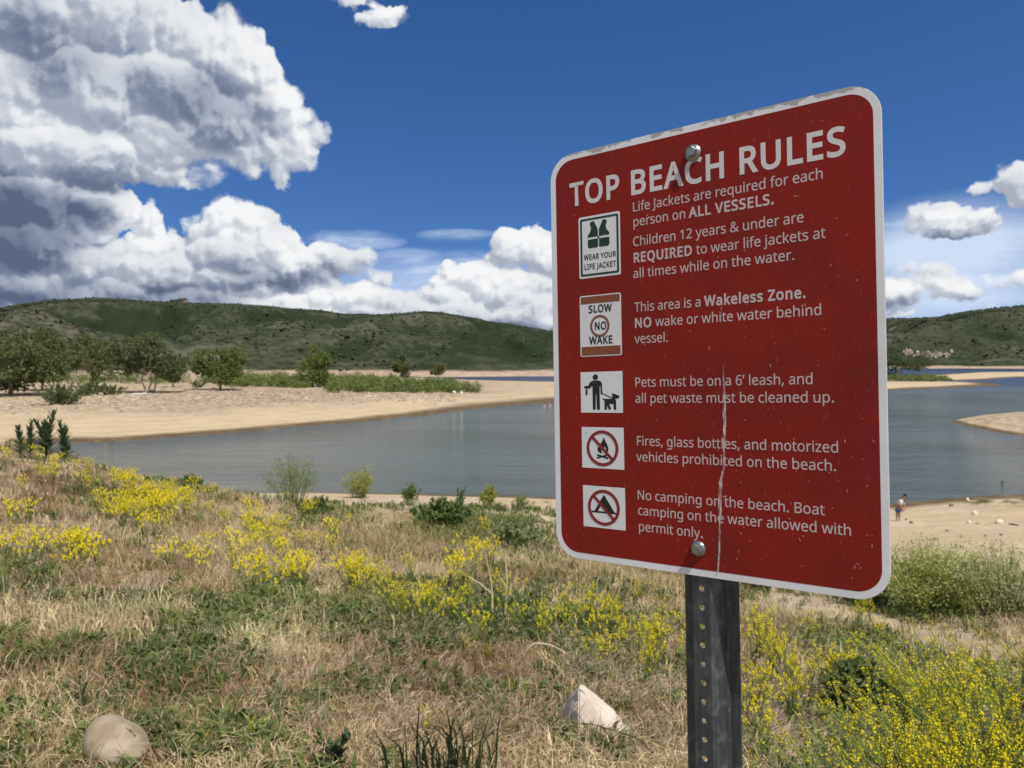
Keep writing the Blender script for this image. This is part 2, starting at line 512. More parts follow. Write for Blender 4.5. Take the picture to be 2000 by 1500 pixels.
def hit(px, py, t0=1.2, t1=900, n=4000):
    """where the sight line through a photo pixel meets the ground"""
    d = ray(px, py)
    t = np.exp(np.linspace(math.log(t0), math.log(t1), n))
    x, y, z = d.x * t, d.y * t, d.z * t
    below = z < terrain(x, y)
    k = int(np.argmax(below)) if below.any() else n - 1
    return Vector((x[k], y[k], height(x[k], y[k])))


def patch(px, py, L):
    v = np.zeros(px.shape)
    for cx, cy, rx, ry, a in L: v = np.maximum(v, a * np.exp(-(((px - cx) / rx) ** 2 + ((py - cy) / ry) ** 2)))
    return v

# patches of bare ground on the bank: photo column, row, half width, half height, weight
BARE = [(300, 1150, 70, 18, .8), (170, 1240, 110, 18, .6), (420, 1110, 50, 15, .5), (830, 985, 190, 24, 1.0), (690, 968, 130, 20, 1), (1030, 985, 90, 40, 1), (760, 1010, 60, 14, .8), (720, 1030, 60, 10, .6), (1050, 1010, 60, 40, .8), (1560, 1190, 170, 22, 1), (1780, 1265, 160, 16, .8), (1900, 1110, 160, 60, .9), (1900, 1060, 200, 40, 1.0), (250, 1490, 60, 25, .6)]

# ------------------------------------------------------------------ ground: one sheet out past the far shore
az_in = np.radians(np.arange(-50, 50.01, .16))
az_out = np.radians(np.concatenate([np.arange(-180, -50, 3.0), np.arange(53, 180.01, 3.0)]))
AZS = np.sort(np.concatenate([az_in, az_out]))
RS = np.exp(np.linspace(math.log(.35), math.log(1500), 470))
A2, R2 = np.meshgrid(AZS, RS)
GX, GY = R2 * np.sin(A2), R2 * np.cos(A2)
GZ, GN, G1, G2, G3 = terrain(GX, GY, True)
nr, na = GX.shape
ii = np.arange(nr * na).reshape(nr, na)
gf = np.stack([ii[:-1, :-1], ii[:-1, 1:], ii[1:, 1:], ii[1:, :-1]], -1).reshape(-1, 4)
gpx, gpy = project(GX, GY, GZ)
# what covers the ground: soil and litter on the bank, sand on the shores, green algae at the right waterline
soil = sstep(ZW + 2.4, ZW + 4.4, GZ + fbm(GX / 2.2, GY / 2.2, 41, 4) * .9) * (GN >= GZ - .02)
soil *= 1 - .85 * sstep(.1, .45, fbm(GX / 1.6, GY / 1.3, 43, 4) * sstep(7, 13, R2))
path = np.exp(-((gpy - (1165 + (gpx - 1480) * .22 + fbm(GX / .9, GY / .9, 47, 3) * 22)) / 20) ** 2) * sstep(1440, 1540, gpx) * (R2 < 30)
soil *= (1 - .9 * np.clip(path, 0, 1)) * (1 - .85 * patch(gpx, gpy, BARE) * (R2 < 60))
algae = np.exp(-((gpy - 975) / 12) ** 2) * 1.3 * sstep(1840, 1905, gpx) * sstep(-.25, .25, fbm(GX / 1.1, GY / .35, 45, 3) + .1) * (R2 < 80)
stony = sstep(12, 40, G1 + fbm(GX / 8, GY / 8, 51, 3) * 14) * (G1 >= 0) * np.interp(gpx, [0, 200, 500, 900, 1080], [.5, .7, 1, .9, .3])
stony = np.maximum(stony, .75 * sstep(.3, 2.5, G3 + fbm(GX / 3, GY / 3, 53, 3) * 2.5) * (G3 > -.5))
dirt = sstep(-.12, .5, fbm(GX / .55, GY / .5, 61, 4))
ground_me = mesh_np("ground", np.stack([GX, GY, GZ], -1).reshape(-1, 3), [gf], [], smooth=True)
ca = ground_me.color_attributes.new('cover', 'FLOAT_COLOR', 'POINT')
cv = np.ones((nr * na, 4), np.float32)
cv[:, 0] = soil.ravel(); cv[:, 1] = np.clip(algae, 0, 1).ravel(); cv[:, 2] = stony.ravel(); cv[:, 3] = dirt.ravel()
ca.data.foreach_set('color', cv.ravel())
m, nt, b = mat("sand_and_soil", rough=.95, spec=.15)
pos = geopos(nt)
at = nt.nodes.new('ShaderNodeVertexColor'); at.layer_name = 'cover'
sp = nt.nodes.new('ShaderNodeSeparateColor'); nt.links.new(at.outputs['Color'], sp.inputs[0])
n_big = noise_n(nt, pos, .22, 5, .6); n_mid = noise_n(nt, pos, 2.5, 5, .6); n_fine = noise_n(nt, pos, 38, 5, .65)
pz = nt.nodes.new('ShaderNodeSeparateXYZ'); nt.links.new(pos, pz.inputs[0]); PZ = NV(nt, pz.outputs[2])
tide = nt.nodes.new('ShaderNodeTexWave'); tide.wave_type = 'BANDS'; tide.bands_direction = 'Z'   # faint strand lines left by falling water
nt.links.new(pos, tide.inputs['Vector']); tide.inputs['Scale'].default_value = 1.3; tide.inputs['Distortion'].default_value = 3.0; tide.inputs['Detail'].default_value = 3.0; tide.inputs['Detail Scale'].default_value = .08
sand = mixc(nt, n_big.smooth(.3, .7), (.50, .39, .245), (.56, .45, .30))
sand = mixc(nt, n_mid.smooth(.35, .8, 0, .55), sand, (.40, .30, .19))
sand = mixc(nt, NV(nt, tide.outputs['Fac']).smooth(.55, 1., 0, .22), sand, (.36, .27, .17))
pebb = nt.nodes.new('ShaderNodeTexVoronoi'); nt.links.new(pos, pebb.inputs['Vector']); pebb.inputs['Scale'].default_value = 2.2
pb = NV(nt, pebb.outputs['Distance']).smooth(.05, .5)
stone_c = mixc(nt, pb, (.46, .37, .30), (.17, .13, .09))
sand = mixc(nt, NV(nt, sp.outputs[2]) * noise_n(nt, pos, .9, 4, .6).smooth(.38, .6), sand, stone_c)
sand = mixc(nt, NV(nt, sp.outputs[1]), sand, (.075, .085, .025))
wet = PZ + (noise_n(nt, pos, .6, 3) - .5) * .10
sand = mixc(nt, wet.smooth(ZW + .12, ZW + .34, 1, 0), sand, (.11, .075, .04))
speck = nt.nodes.new('ShaderNodeTexVoronoi'); nt.links.new(pos, speck.inputs['Vector']); speck.inputs['Scale'].default_value = 1.1
sand = mixc(nt, NV(nt, speck.outputs['Distance']).smooth(.07, .13, 1, 0) * noise_n(nt, pos, .25, 3, .6).smooth(.5, .62), sand, (.13, .09, .055))
sand = mixc(nt, noise_n(nt, pos, .75, 5, .7, .8).smooth(.46, .70, 0, .45), sand, (.37, .28, .175))
soil_c = mixc(nt, n_mid.smooth(.3, .7), (.17, .11, .062), (.45, .35, .22))
soil_c = mixc(nt, n_fine.smooth(.35, .75), soil_c, (.11, .075, .045))
soil_c = mixc(nt, NV(nt, at.outputs['Alpha']).smooth(.25, .8, 0, .6), soil_c, (.58, .47, .31))
base = mixc(nt, NV(nt, sp.outputs[0]), sand, soil_c)
nt.links.new(base, b.inputs['Base Color'])
bump(nt, b, n_mid * .5 + n_fine * .25 + noise_n(nt, pos, 9, 4) * .3, .9, .12)
ground_me.materials.append(m)
tag(obj("ground", ground_me), kind='structure')

# ------------------------------------------------------------------ water
wv, wf = [], []
wr = np.exp(np.linspace(math.log(12), math.log(9000), 60)); wa = np.radians(np.linspace(-75, 75, 61))
WA, WR = np.meshgrid(wa, wr)
wi = np.arange(WA.size).reshape(WA.shape)
water_me = mesh_np("lake", np.stack([WR * np.sin(WA), WR * np.cos(WA), np.full(WA.shape, ZW)], -1).reshape(-1, 3),
                   [np.stack([wi[:-1, :-1], wi[:-1, 1:], wi[1:, 1:], wi[1:, :-1]], -1).reshape(-1, 4)], [], smooth=True)
m, nt, b = mat("lake_water", (.085, .105, .095), .08, spec=.5)
b.inputs['IOR'].default_value = 1.33
pos = geopos(nt)
px_ = nt.nodes.new('ShaderNodeSeparateXYZ'); nt.links.new(pos, px_.inputs[0]); WY = NV(nt, px_.outputs[1])
mp = nt.nodes.new('ShaderNodeVectorMath'); mp.operation = 'MULTIPLY'; nt.links.new(pos, mp.inputs[0]); mp.inputs[1].default_value = (.55, 1.25, 1)
rip = noise_n(nt, mp.outputs[0], 1.1, 5, .62, .4); swell = noise_n(nt, mp.outputs[0], .13, 3, .5); gust = noise_n(nt, mp.outputs[0], .035, 3, .55)
open_ = WY.smooth(150, 320)                       # open lake: deeper, rougher water beyond the sandy point
depth = mixc(nt, open_, mixc(nt, gust.smooth(.35, .65), (.105, .135, .14), (.080, .108, .118)), (.018, .035, .07))
nt.links.new(depth, b.inputs['Base Color'])
amp_ = open_.smooth(0, 1, .9, 1.5) * (gust.smooth(.35, .7, .55, 1.25))
chop = nt.nodes.new('ShaderNodeVectorMath'); chop.operation = 'MULTIPLY'; nt.links.new(pos, chop.inputs[0]); chop.inputs[1].default_value = (.35, 2.2, 1)
bn = bump(nt, b, (rip * .6 + swell * .9 + noise_n(nt, chop.outputs[0], .55, 4, .6, .5) * .6 + noise_n(nt, chop.outputs[0], .16, 4, .6, .6) * 1.5) * amp_, 1.0, .85)
nt.links.new(open_.smooth(0, 1, .07, .28).k, b.inputs['Roughness'])
water_me.materials.append(m)
tag(obj("lake_water", water_me), kind='structure')

# ------------------------------------------------------------------ hills beyond the lake
def hill(name, crest, az0, az1, r0f, r1f, back, seed, nA, nR, gully, floor=ZW - .6):
    """crest: photo (column,row) of the skyline; r0f/r1f: near foot and crest distance per column"""
    cpx = np.array([c[0] for c in crest], float); cpy = np.array([c[1] for c in crest], float)
    pxs = np.linspace(az0, az1, nA)
    t = np.linspace(0, 1.35, nR) ** 1.0
    PX, T = np.meshgrid(pxs, t)
    r0 = np.interp(PX, *r0f); r1 = np.interp(PX, *r1f)
    Rr = r0 + (r1 - r0) * T
    u = (PX - 1000) / F
    AZ_ = np.arctan(u)
    X, Y = Rr * np.sin(AZ_), Rr * np.cos(AZ_)
    cr = np.interp(PX, cpx, cpy)
    zc = (HOR - cr) / F * r1 * np.cos(AZ_)
    prof = np.where(T < 1, np.sin(np.clip(T, 0, 1) * math.pi / 2) ** 1.15, 1 - (T - 1) ** 2 * back)
    env = np.clip(np.sin(np.clip(T, 0, 1.0) * math.pi), 0, 1) ** .8
    s = gully
    rid = 1 - np.abs(fbm(X / s + Y / s * .25, Y / s * .45 - X / s * .15, seed, 4)) * 2.2
    rid2 = 1 - np.abs(fbm(X / s * 2.7, Y / s * 1.6, seed + 9, 4)) * 2.2
    Z = floor + (zc - floor) * prof + (rid * .50 + rid2 * .16 - .35) * env * (zc - floor) * .85
    Z += fbm(X / 30, Y / 30, seed + 20, 3) * 1.6 * np.clip(T * 4, 0, 1) + fbm(X / 90, Y / 90, seed + 30, 2) * 2.0 * np.clip(T * 3, 0, 1)
    Z = np.where(T < 1, np.minimum(Z, zc * Rr / r1 * (.89 + .11 * T)), Z)      # spurs stay below the skyline
    i_ = np.arange(PX.size).reshape(PX.shape)
    fc = np.stack([i_[:-1, :-1], i_[:-1, 1:], i_[1:, 1:], i_[1:, :-1]], -1).reshape(-1, 4)
    me = mesh_np(name, np.stack([X, Y, Z], -1).reshape(-1, 3), [fc], [], smooth=True)
    # growth is thickest down the gullies and thin on the spurs
    ga = me.color_attributes.new("spur", "FLOAT_COLOR", "POINT"); gv = np.ones((X.size, 4), np.float32)
    gv[:, 0] = np.clip(.5 + (rid * .7 + rid2 * .5 - .55), 0, 1).ravel(); ga.data.foreach_set("color", gv.ravel())
    return me, X, Y, Z, T, PX, prof


def hill_mat(name, seed, cliffs=False, bare=None):
    m, nt, b = mat(name, rough=.95, spec=.1)
    pos = geopos(nt)
    mp = nt.nodes.new('ShaderNodeVectorMath'); mp.operation = 'ADD'; nt.links.new(pos, mp.inputs[0]); mp.inputs[1].default_value = (seed * 91.0, seed * 37.0, 0)
    P_ = mp.outputs[0]
    big = noise_n(nt, P_, .006, 5, .6, .6); mid = noise_n(nt, P_, .028, 5, .65, .5); fin = noise_n(nt, P_, .16, 4, .65)
    sv_ = nt.nodes.new('ShaderNodeVertexColor'); sv_.layer_name = 'spur'; ss_ = nt.nodes.new('ShaderNodeSeparateColor'); nt.links.new(sv_.outputs['Color'], ss_.inputs[0])
    spur = NV(nt, ss_.outputs[0])
    c = mixc(nt, (mid + (spur - .5) * .75).smooth(.38, .62), (.020, .032, .012), (.056, .062, .036))
    c = mixc(nt, (big + (spur - .5) * .2).smooth(.52, .70, 0, .75), c, (.125, .112, .082))
    c = mixc(nt, (fin * .6 + noise_n(nt, P_, .07, 4, .6) * .4).smooth(.44, .56, 0, .8), c, (.022, .029, .015))
    pale = noise_n(nt, P_, .011, 4, .6, 1.0).smooth(.66, .74)
    c = mixc(nt, pale * .75, c, (.23, .165, .115))
    pz = nt.nodes.new('ShaderNodeSeparateXYZ'); nt.links.new(pos, pz.inputs[0]); PZ = NV(nt, pz.outputs[2]) + (mid - .5) * 5
    c = mixc(nt, PZ.smooth(ZW + 2.5, ZW + 4.5, 1, 0), c, mixc(nt, fin.smooth(.3, .7), (.34, .24, .165), (.46, .36, .27)))
    nt.links.new(c, b.inputs['Base Color'])
    bump(nt, b, fin * 3 + mid * 5, .7, 1.0)
    return m

shrub_m = leaf_mat("sage_leaf", .15, .8, .3, .01)


def blobs(n_lat=1):
    bm = bmesh.new(); bmesh.ops.create_icosphere(bm, subdivisions=1, radius=1)
    V = np.array([v.co[:] for v in bm.verts]); Fc = np.array([[v.index for v in f.verts] for f in bm.faces]); bm.free()
    return V, Fc


BV, BF = blobs()


def scatter_blobs(name, pts, size, cols, label_kind='stuff'):
    n = len(pts)
    V = BV[None] * (1 + rng.normal(0, .22, (n, len(BV), 1)))
    V = V * size[:, None, None] * np.array([1, 1, .75]) + pts[:, None, :]
    Fc = (BF[None] + (np.arange(n) * len(BV))[:, None, None]).reshape(-1, 3)
    return mesh_np(name, V.reshape(-1, 3), [Fc], shrub_m, np.repeat(cols, len(BV), 0), smooth=False)

H1c = [(-700, 640), (-200, 618), (0, 604), (50, 594), (90, 586), (140, 584), (180, 582), (230, 585), (330, 590), (372, 592), (450, 594), (520, 597), (560, 601), (620, 606), (680, 613), (740, 614), (790, 611), (830, 607), (870, 611), (920, 619), (1000, 634), (1080, 648), (1250, 676), (1420, 694), (1560, 703)]
h1, X, Y, Z, T, PXh, pr = hill("near_hill", H1c, -900, 1560, ([-900, 0, 400, 860, 1080, 1560], [520, 500, 490, 440, 466, 700]), ([-900, 0, 300, 700, 1080, 1560], [1150, 1150, 1250, 1150, 1050, 1100]), 1.2, 101, 420, 150, 175)
h1.materials.append(hill_mat("sagebrush_slope", 1))
tag(obj("hills", h1), kind='structure')
H2c = [(1200, 690), (1500, 650), (1735, 622), (1780, 622), (1830, 620), (1870, 611), (1900, 606), (1950, 601), (2000, 597), (2150, 588), (2400, 590), (2700, 610)]
h2, X2, Y2, Z2, T2, PXh2, pr2 = hill("far_hill", H2c, 1150, 2700, ([1150, 1730, 2000, 2700], [1150, 1200, 1260, 1300]), ([1150, 1730, 2000, 2700], [2600, 2600, 2500, 2500]), 1.2, 131, 300, 130, 330)
h2.materials.append(hill_mat("oakbrush_slope", 5))
tag(obj("far_hills", h2), kind='structure')


def hill_shrubs(name, X, Y, Z, T, n, smin, smax, seed, tmax=1.02):
    pick = rng.integers(0, X.size, n * 3)
    x, y, z, t = (a.ravel()[pick] for a in (X, Y, Z, T))
    x = x + rng.normal(0, 3, x.shape); y = y + rng.normal(0, 3, y.shape)
    den = fbm(x / 120, y / 120, seed, 4) * 1.3 + fbm(x / 34, y / 34, seed + 3, 3) * 1.0
    keep = (t < tmax) & (t > .015) & (rng.random(len(x)) < sstep(-.35, .55, den)) & (z > ZW + 4)
    x, y, z = x[keep][:n], y[keep][:n], z[keep][:n]
    s = rng.uniform(smin, smax, len(x)) * (.7 + .6 * rng.random(len(x)) ** 3)
    c0 = np.array([.028, .042, .015]); c1 = np.array([.052, .064, .028])
    k = np.clip(.5 + fbm(x / 60, y / 60, seed + 8, 2)[:, None] + rng.normal(0, .25, (len(x), 1)), 0, 1)
    me = scatter_blobs(name, np.stack([x, y, z + s * .25], -1), s, c0 * (1 - k) + c1 * k)
    return tag(obj(name, me), "dark low sagebrush scattered over the slopes of the hills", "shrubs", kind='stuff')

hill_shrubs("hillside_brush", X, Y, Z, T, 9000, .8, 1.8, 71)
o = hill_shrubs("far_hillside_brush", X2, Y2, Z2, T2, 8000, 1.6, 3.6, 83)
o['label'] = "dark oak brush covering the far hill right of the sign"


def surf(PXa, Xa, Ya, Za, px, py):
    """nearest grid point of a hill to a photo pixel on its front"""
    qx, qy = project(Xa, Ya, Za)
    k = np.argmin((qx - px) ** 2 + (qy - py) ** 2)
    return Vector((Xa.ravel()[k], Ya.ravel()[k], Za.ravel()[k]))

# ------------------------------------------------------------------ the sign
import os
try:      # the humanist sans that ships inside Blender; its default face if that is missing
    FONT = bpy.data.fonts.load(os.path.join(bpy.utils.system_resource('DATAFILES', path='fonts'), 'NotoSansHebrew-Regular.woff2'))
except Exception:
    FONT = None


def text_mesh(body, bold=False, offset=0.0):
    """filled outlines of a word, each letter fattened by offset along its outline"""
    cu = bpy.data.curves.new("outline", 'FONT'); cu.body = body
    if FONT: cu.font = FONT
    cu.size = 1.0; cu.resolution_u = 4; cu.fill_mode = 'FRONT'
    cu.space_character = 1.09 if bold else 1.0
    o = bpy.data.objects.new("outline", cu); COL.objects.link(o)
    bpy.context.view_layer.update()
    me = bpy.data.meshes.new_from_object(o.evaluated_get(bpy.context.evaluated_depsgraph_get()))
    V = [Vector(v.co[:2]) for v in me.vertices]; Fc = [list(p.vertices) for p in me.polygons]
    bpy.data.objects.remove(o); bpy.data.curves.remove(cu); bpy.data.meshes.remove(me)
    # merge doubled points
    key = {}; mp_ = []
    U = []
    for v in V:
        k = (round(v.x * 5000), round(v.y * 5000))
        if k not in key: key[k] = len(U); U.append(v)
        mp_.append(key[k])
    Fc = [[mp_[i] for i in f] for f in Fc]; Fc = [f for f in Fc if len(set(f)) == len(f)]
    if offset:
        cnt = {}
        for f in Fc:
            ar = sum(U[f[i]].cross(U[f[(i + 1) % len(f)]]) for i in range(len(f)))
            g = f if ar > 0 else f[::-1]
            for i in range(len(g)): cnt[(g[i], g[(i + 1) % len(g)])] = 1
        border = [e for e in cnt if (e[1], e[0]) not in cnt]
        nrm = {}
        for a_, b_ in border:
            d = (U[b_] - U[a_]).normalized(); n_ = Vector((d.y, -d.x))
            nrm.setdefault(a_, []).append(n_); nrm.setdefault(b_, []).append(n_)
        new = {}
        for i, ns in nrm.items():
            t = sum(ns, Vector((0, 0)))
            if t.length < 1e-4: t = ns[0].copy()
            t.normalize()
            new[i] = len(U); U.append(U[i] + t * offset / max(.55, t.dot(ns[0])))
        Fc += [[a_, new[a_], new[b_], b_] for a_, b_ in border]
    return np.array([v[:] for v in U]), Fc


CAP = float(text_mesh("H")[0][:, 1].max())
_bar = {k: float(text_mesh("|", k)[0][:, 0].max()) for k in (False, True)}


def advance(t, bold): return float(text_mesh(t + "|", bold)[0][:, 0].max()) - _bar[bold]


def lettering(name, lines, mtl, parent, n, offset):
    """one mesh from several lines; lines: (segments, u0, u1, baseline, cap height)"""
    V, Fc = [], []
    for segs, u0, u1, bl, cap in lines:
        s = cap / CAP
        adv = [advance(t, b) for t, b in segs]
        sx = (u1 - u0) / (sum(adv) * s); x = u0
        for (t, b), w in zip(segs, adv):
            if t.strip():
                tv, tf = text_mesh(t, b, (offset[1] if b else offset[0]) / s)
                base = len(V)
                V += [(x + p[0] * s * sx, bl + p[1] * s, n) for p in tv]
                Fc += [[i + base for i in f] for f in tf]
            x += w * s * sx
    me = bpy.data.meshes.new(name); me.from_pydata(V, [], Fc); me.materials.append(mtl)
    return obj(name, me, parent)


def rrect(w, h, r, cx=0, cy=0, seg=10):
    p = []
    for qx, qy, a in ((1, 1, 0), (-1, 1, 90), (-1, -1, 180), (1, -1, 270)):
        for i in range(seg + 1):
            t = R_(a + 90 * i / seg)
            p.append((cx + qx * (w / 2 - r) + r * math.cos(t), cy + qy * (h / 2 - r) + r * math.sin(t)))
    return p


def sheet(name, polys, n, mtl, parent):
    """flat printed shapes lying n in front of the plate; polys: outlines, or (outline, hole) pairs"""
    bm = bmesh.new()
    for P in polys:
        if isinstance(P, tuple):
            a, h = P
            k = len(a)
            va = [bm.verts.new((*p, n)) for p in a]; vh = [bm.verts.new((*p, n)) for p in h]
            for i in range(k): bm.faces.new((va[i], va[(i + 1) % k], vh[(i + 1) % k], vh[i]))
        else:
            f = bm.faces.new([bm.verts.new((*p, n)) for p in P])
            bmesh.ops.triangulate(bm, faces=[f])
    for f in bm.faces:
        f.normal_update()
        if f.normal.z < 0: f.normal_flip()
    return bm_obj(name, bm, mtl, parent)


def weathered(name, col, dirt, rough=.38, scale=60, amt=.25, spec=.5):
    m, nt, b = mat(name, col, rough, spec=spec)
    c = objco(nt)
    a = noise_n(nt, c, scale * .12, 5, .6); f = noise_n(nt, c, scale * 4, 4, .7)
    mpn = nt.nodes.new('ShaderNodeMapping'); mpn.inputs['Rotation'].default_value = (0, 0, .5); mpn.inputs['Scale'].default_value = (1, .09, 1)
    nt.links.new(c, mpn.inputs[0])
    scr = noise_n(nt, mpn.outputs[0], scale * 9, 3, .6).smooth(.63, .72, 0, .5)
    cc = mixc(nt, a.smooth(.35, .75, 0, amt), col, dirt)
    cc = mixc(nt, f.smooth(.5, .8, 0, amt), cc, dirt)
    cc = mixc(nt, scr * (amt * 1.2), cc, tuple(min(1, v * 1.9 + .05) for v in col))
    nt.links.new(cc, b.inputs['Base Color'])
    nt.links.new((f.smooth(.3, .8, rough, rough + .22)).k, b.inputs['Roughness'])
    bump(nt, b, f, .12, .0006)
    return m

# pose found from the plate's corners (18 x 24 inch plate): columns are right, up, towards the viewer
_Rc = Matrix(((.8100197, .01601281, .58618399), (-.01735281, .99984387, -.00333375), (-.58614585, -.00747153, .8101711)))
_tc = Vector((.24851719, -.04605032, .95888379))
_c2w = Matrix(((1, 0, 0), (0, -SP, CP), (0, -CP, -SP)))     # camera (right, down, ahead) -> world
_A = _c2w @ _Rc
SR = Matrix((_A.col[0], -_A.col[1], -_A.col[2])).transposed()
SO = _c2w @ _tc
# follow the post down to the ground
foot = -.4
while True:
    p = SO + SR @ Vector((0, foot, -.02))
    if p.z < height(p.x, p.y) or foot < -3: break
    foot -= .01
M_sign = Matrix.Translation(SO + SR @ Vector((0, foot, -.02))) @ SR.to_4x4()
sign = bpy.data.objects.new("beach_sign", None); sign.empty_display_size = .1
link(sign); sign.matrix_world = M_sign
tag(sign, "big red beach rules sign with white lettering bolted to a steel post", "sign")
bpy.context.view_layer.update()
_shift = Vector((0, -foot, .02))       # plate frame -> frame of the empty


def seat(o):
    o.location = _shift
    return o

white_m = weathered("white_sheeting", (.72, .73, .73), (.42, .42, .41), .35, 60, .35)
# tape residue along the upper edge
_nt = white_m.node_tree; _b = _nt.nodes['Principled BSDF']
_c = objco(_nt); _s = _nt.nodes.new('ShaderNodeSeparateXYZ'); _nt.links.new(_c, _s.inputs[0])
_worn = (NV(_nt, _s.outputs[1]) + (noise_n(_nt, _c, 55, 3, .6) - .5) * .022).smooth(.2995, .3015)
_patch = noise_n(_nt, _c, 14, 2, .4).smooth(.40, .44)
_old = _b.inputs['Base Color'].links[0].from_socket
_nt.links.new(mixc(_nt, _worn * _patch, _old, (.36, .35, .32)), _b.inputs['Base Color'])
red_m = weathered("red_sheeting", (.225, .010, .005), (.125, .011, .008), .5, 60, .7, .22)
letter_m = weathered("white_print", (.60, .58, .57), (.40, .34, .33), .4, 60, .3)
thin_letter_m = weathered("pale_print", (.50, .43, .42), (.34, .24, .22), .4, 60, .3)
plate_white_m = weathered("white_print_panel", (.66, .68, .67), (.5, .5, .5), .4, 60, .3)
black_m = mat("black_print", (.006, .006, .007), .4)[0]
green_m = mat("green_print", (.006, .028, .012), .4)[0]
brown_m = mat("brown_print", (.19, .058, .018), .4)[0]
ring_m = mat("red_print", (.20, .014, .012), .4)[0]

# plate
bm = bmesh.new()
f = bm.faces.new([bm.verts.new((*p, 0)) for p in rrect(.4572, .6096, .038, seg=14)])
f.normal_update()
if f.normal.z < 0: f.normal_flip()
ext = bmesh.ops.extrude_face_region(bm, geom=[f])
bmesh.ops.translate(bm, verts=[v for v in ext['geom'] if isinstance(v, bmesh.types.BMVert)], vec=(0, 0, -.0022))
bm.faces.ensure_lookup_table()
bmesh.ops.recalc_face_normals(bm, faces=bm.faces)
edge = [e for e in bm.edges if abs(e.verts[0].co.z) < 1e-6 and abs(e.verts[1].co.z) < 1e-6]
bmesh.ops.bevel(bm, geom=edge, offset=.0006, segments=2, affect='EDGES')
seat(bm_obj("sign_plate", bm, white_m, sign))
seat(sheet("red_field", [rrect(.4385, .5905, .029, .0005, 0, 14)], .0002, red_m, sign))
N1, N2, N3 = .0004, .0006, .0008
T_, B_ = False, True
q = lambda *a: tuple(v / 1000 for v in a)
seat(lettering("heading_lettering", [([("TOP BEACH RULES", True)], *q(-193.5, 192.5, 225.6, 32.7))], letter_m, sign, N1, (0, .0014)))
c_ = 13.1
RULES = [
    [([("Life Jackets are required for each", T_)], *q(-91.3, 164.5, 200.8, c_)), ([("person on ", T_), ("ALL VESSELS.", B_)], *q(-91, 106.5, 179.6, c_))],
    [([("Children 12 years & under are", T_)], *q(-91.5, 141, 151.4, c_)), ([("REQUIRED", B_), (" to wear life jackets at", T_)], *q(-91.2, 165.5, 128.4, c_)), ([("all times while on the water.", T_)], *q(-92, 129.5, 106.1, c_))],
    [([("This area is a ", T_), ("Wakeless Zone.", B_)], *q(-90.5, 142.5, 58, c_)), ([("NO", B_), (" wake or white water behind", T_)], *q(-91, 160, 35.5, c_)), ([("vessel.", T_)], *q(-91, -39.5, 13.1, c_))],
    [([("Pets must be on a 6\u2019 leash, and", T_)], *q(-92.5, 148.5, -48.6, c_)), ([("all pet waste must be cleaned up.", T_)], *q(-92, 172, -71.2, c_))],
    [([("Fires, glass bottles, and motorized", T_)], *q(-91.5, 176, -131.6, c_)), ([("vehicles prohibited on the beach.", T_)], *q(-91.5, 173, -153.9, c_))],
    [([("No camping on the beach. Boat", T_)], *q(-91.8, 158.5, -208.2, c_)), ([("camping on the water allowed with", T_)], *q(-91, 188.5, -230, c_)), ([("permit only.", T_)], *q(-90.6, 5, -252.7, c_))],
]
for para in RULES:
    seat(lettering("rule_lettering", para, thin_letter_m, sign, N1, (.00012, .00062)))


def norm_frame(u0, u1, v0, v1):
    return lambda P: [(u0 + (u1 - u0) * s, v0 + (v1 - v0) * t) for s, t in P]


def ring_pts(cx, cy, r, w, h, k=48): return [(cx + r * math.cos(2 * math.pi * i / k), cy + r * w / h * math.sin(2 * math.pi * i / k)) for i in range(k)]


def bar(x0, y0, x1, y1, wd, asp=1.0):
    dx_, dy_ = x1 - x0, y1 - y0; l = math.hypot(dx_, dy_); nx, ny = -dy_ / l * wd / 2, dx_ / l * wd / 2
    return [(x0 + nx, y0 + ny), (x1 + nx, y1 + ny), (x1 - nx, y1 - ny), (x0 - nx, y0 - ny)]


def pictogram(name, u0, u1, v0, v1, rad):
    w, h = u1 - u0, v0 - v1
    P = seat(sheet(name, [rrect(w, h, rad, (u0 + u1) / 2, (v0 + v1) / 2, 5)], N1, plate_white_m, sign))
    return P, norm_frame(u0, u1, v0, v1), w, h

# wear your life jacket
P, fr, w, h = pictogram("life_jacket_pictogram", -.1796, -.1107, .2055, .1138, .003)
mir = lambda L: [(.97 - a, b) for a, b in L][::-1]
sheet("frame_line", [(rrect(w * .92, h * .93, .0022, -.14515, .15965, 5), rrect(w * .83, h * .865, .0012, -.14515, .15965, 5))], N2, green_m, P)
ves = [(.285, .115), (.30, .10), (.37, .088), (.40, .12), (.472, .235), (.472, .345), (.225, .345), (.225, .31), (.285, .26), (.31, .20), (.285, .145)]
low = [(.225, .38), (.472, .38), (.472, .505), (.455, .52), (.255, .52), (.225, .495)]
sheet("life_jacket_symbol", [fr(ves), fr(mir(ves)), fr(low), fr(mir(low)), fr([(.462, .348), (.508, .348), (.508, .376), (.462, .376)])], N2, green_m, P)
L_ = lambda s0, s1, t, cap: (-.1796 + w * s0, -.1796 + w * s1, .2055 - h * t, h * cap)
lettering("lettering", [([("WEAR YOUR", True)], *L_(.125, .90, .705, .085)), ([("LIFE JACKET", True)], *L_(.125, .90, .86, .085))], black_m, P, N2, (0, .00028))
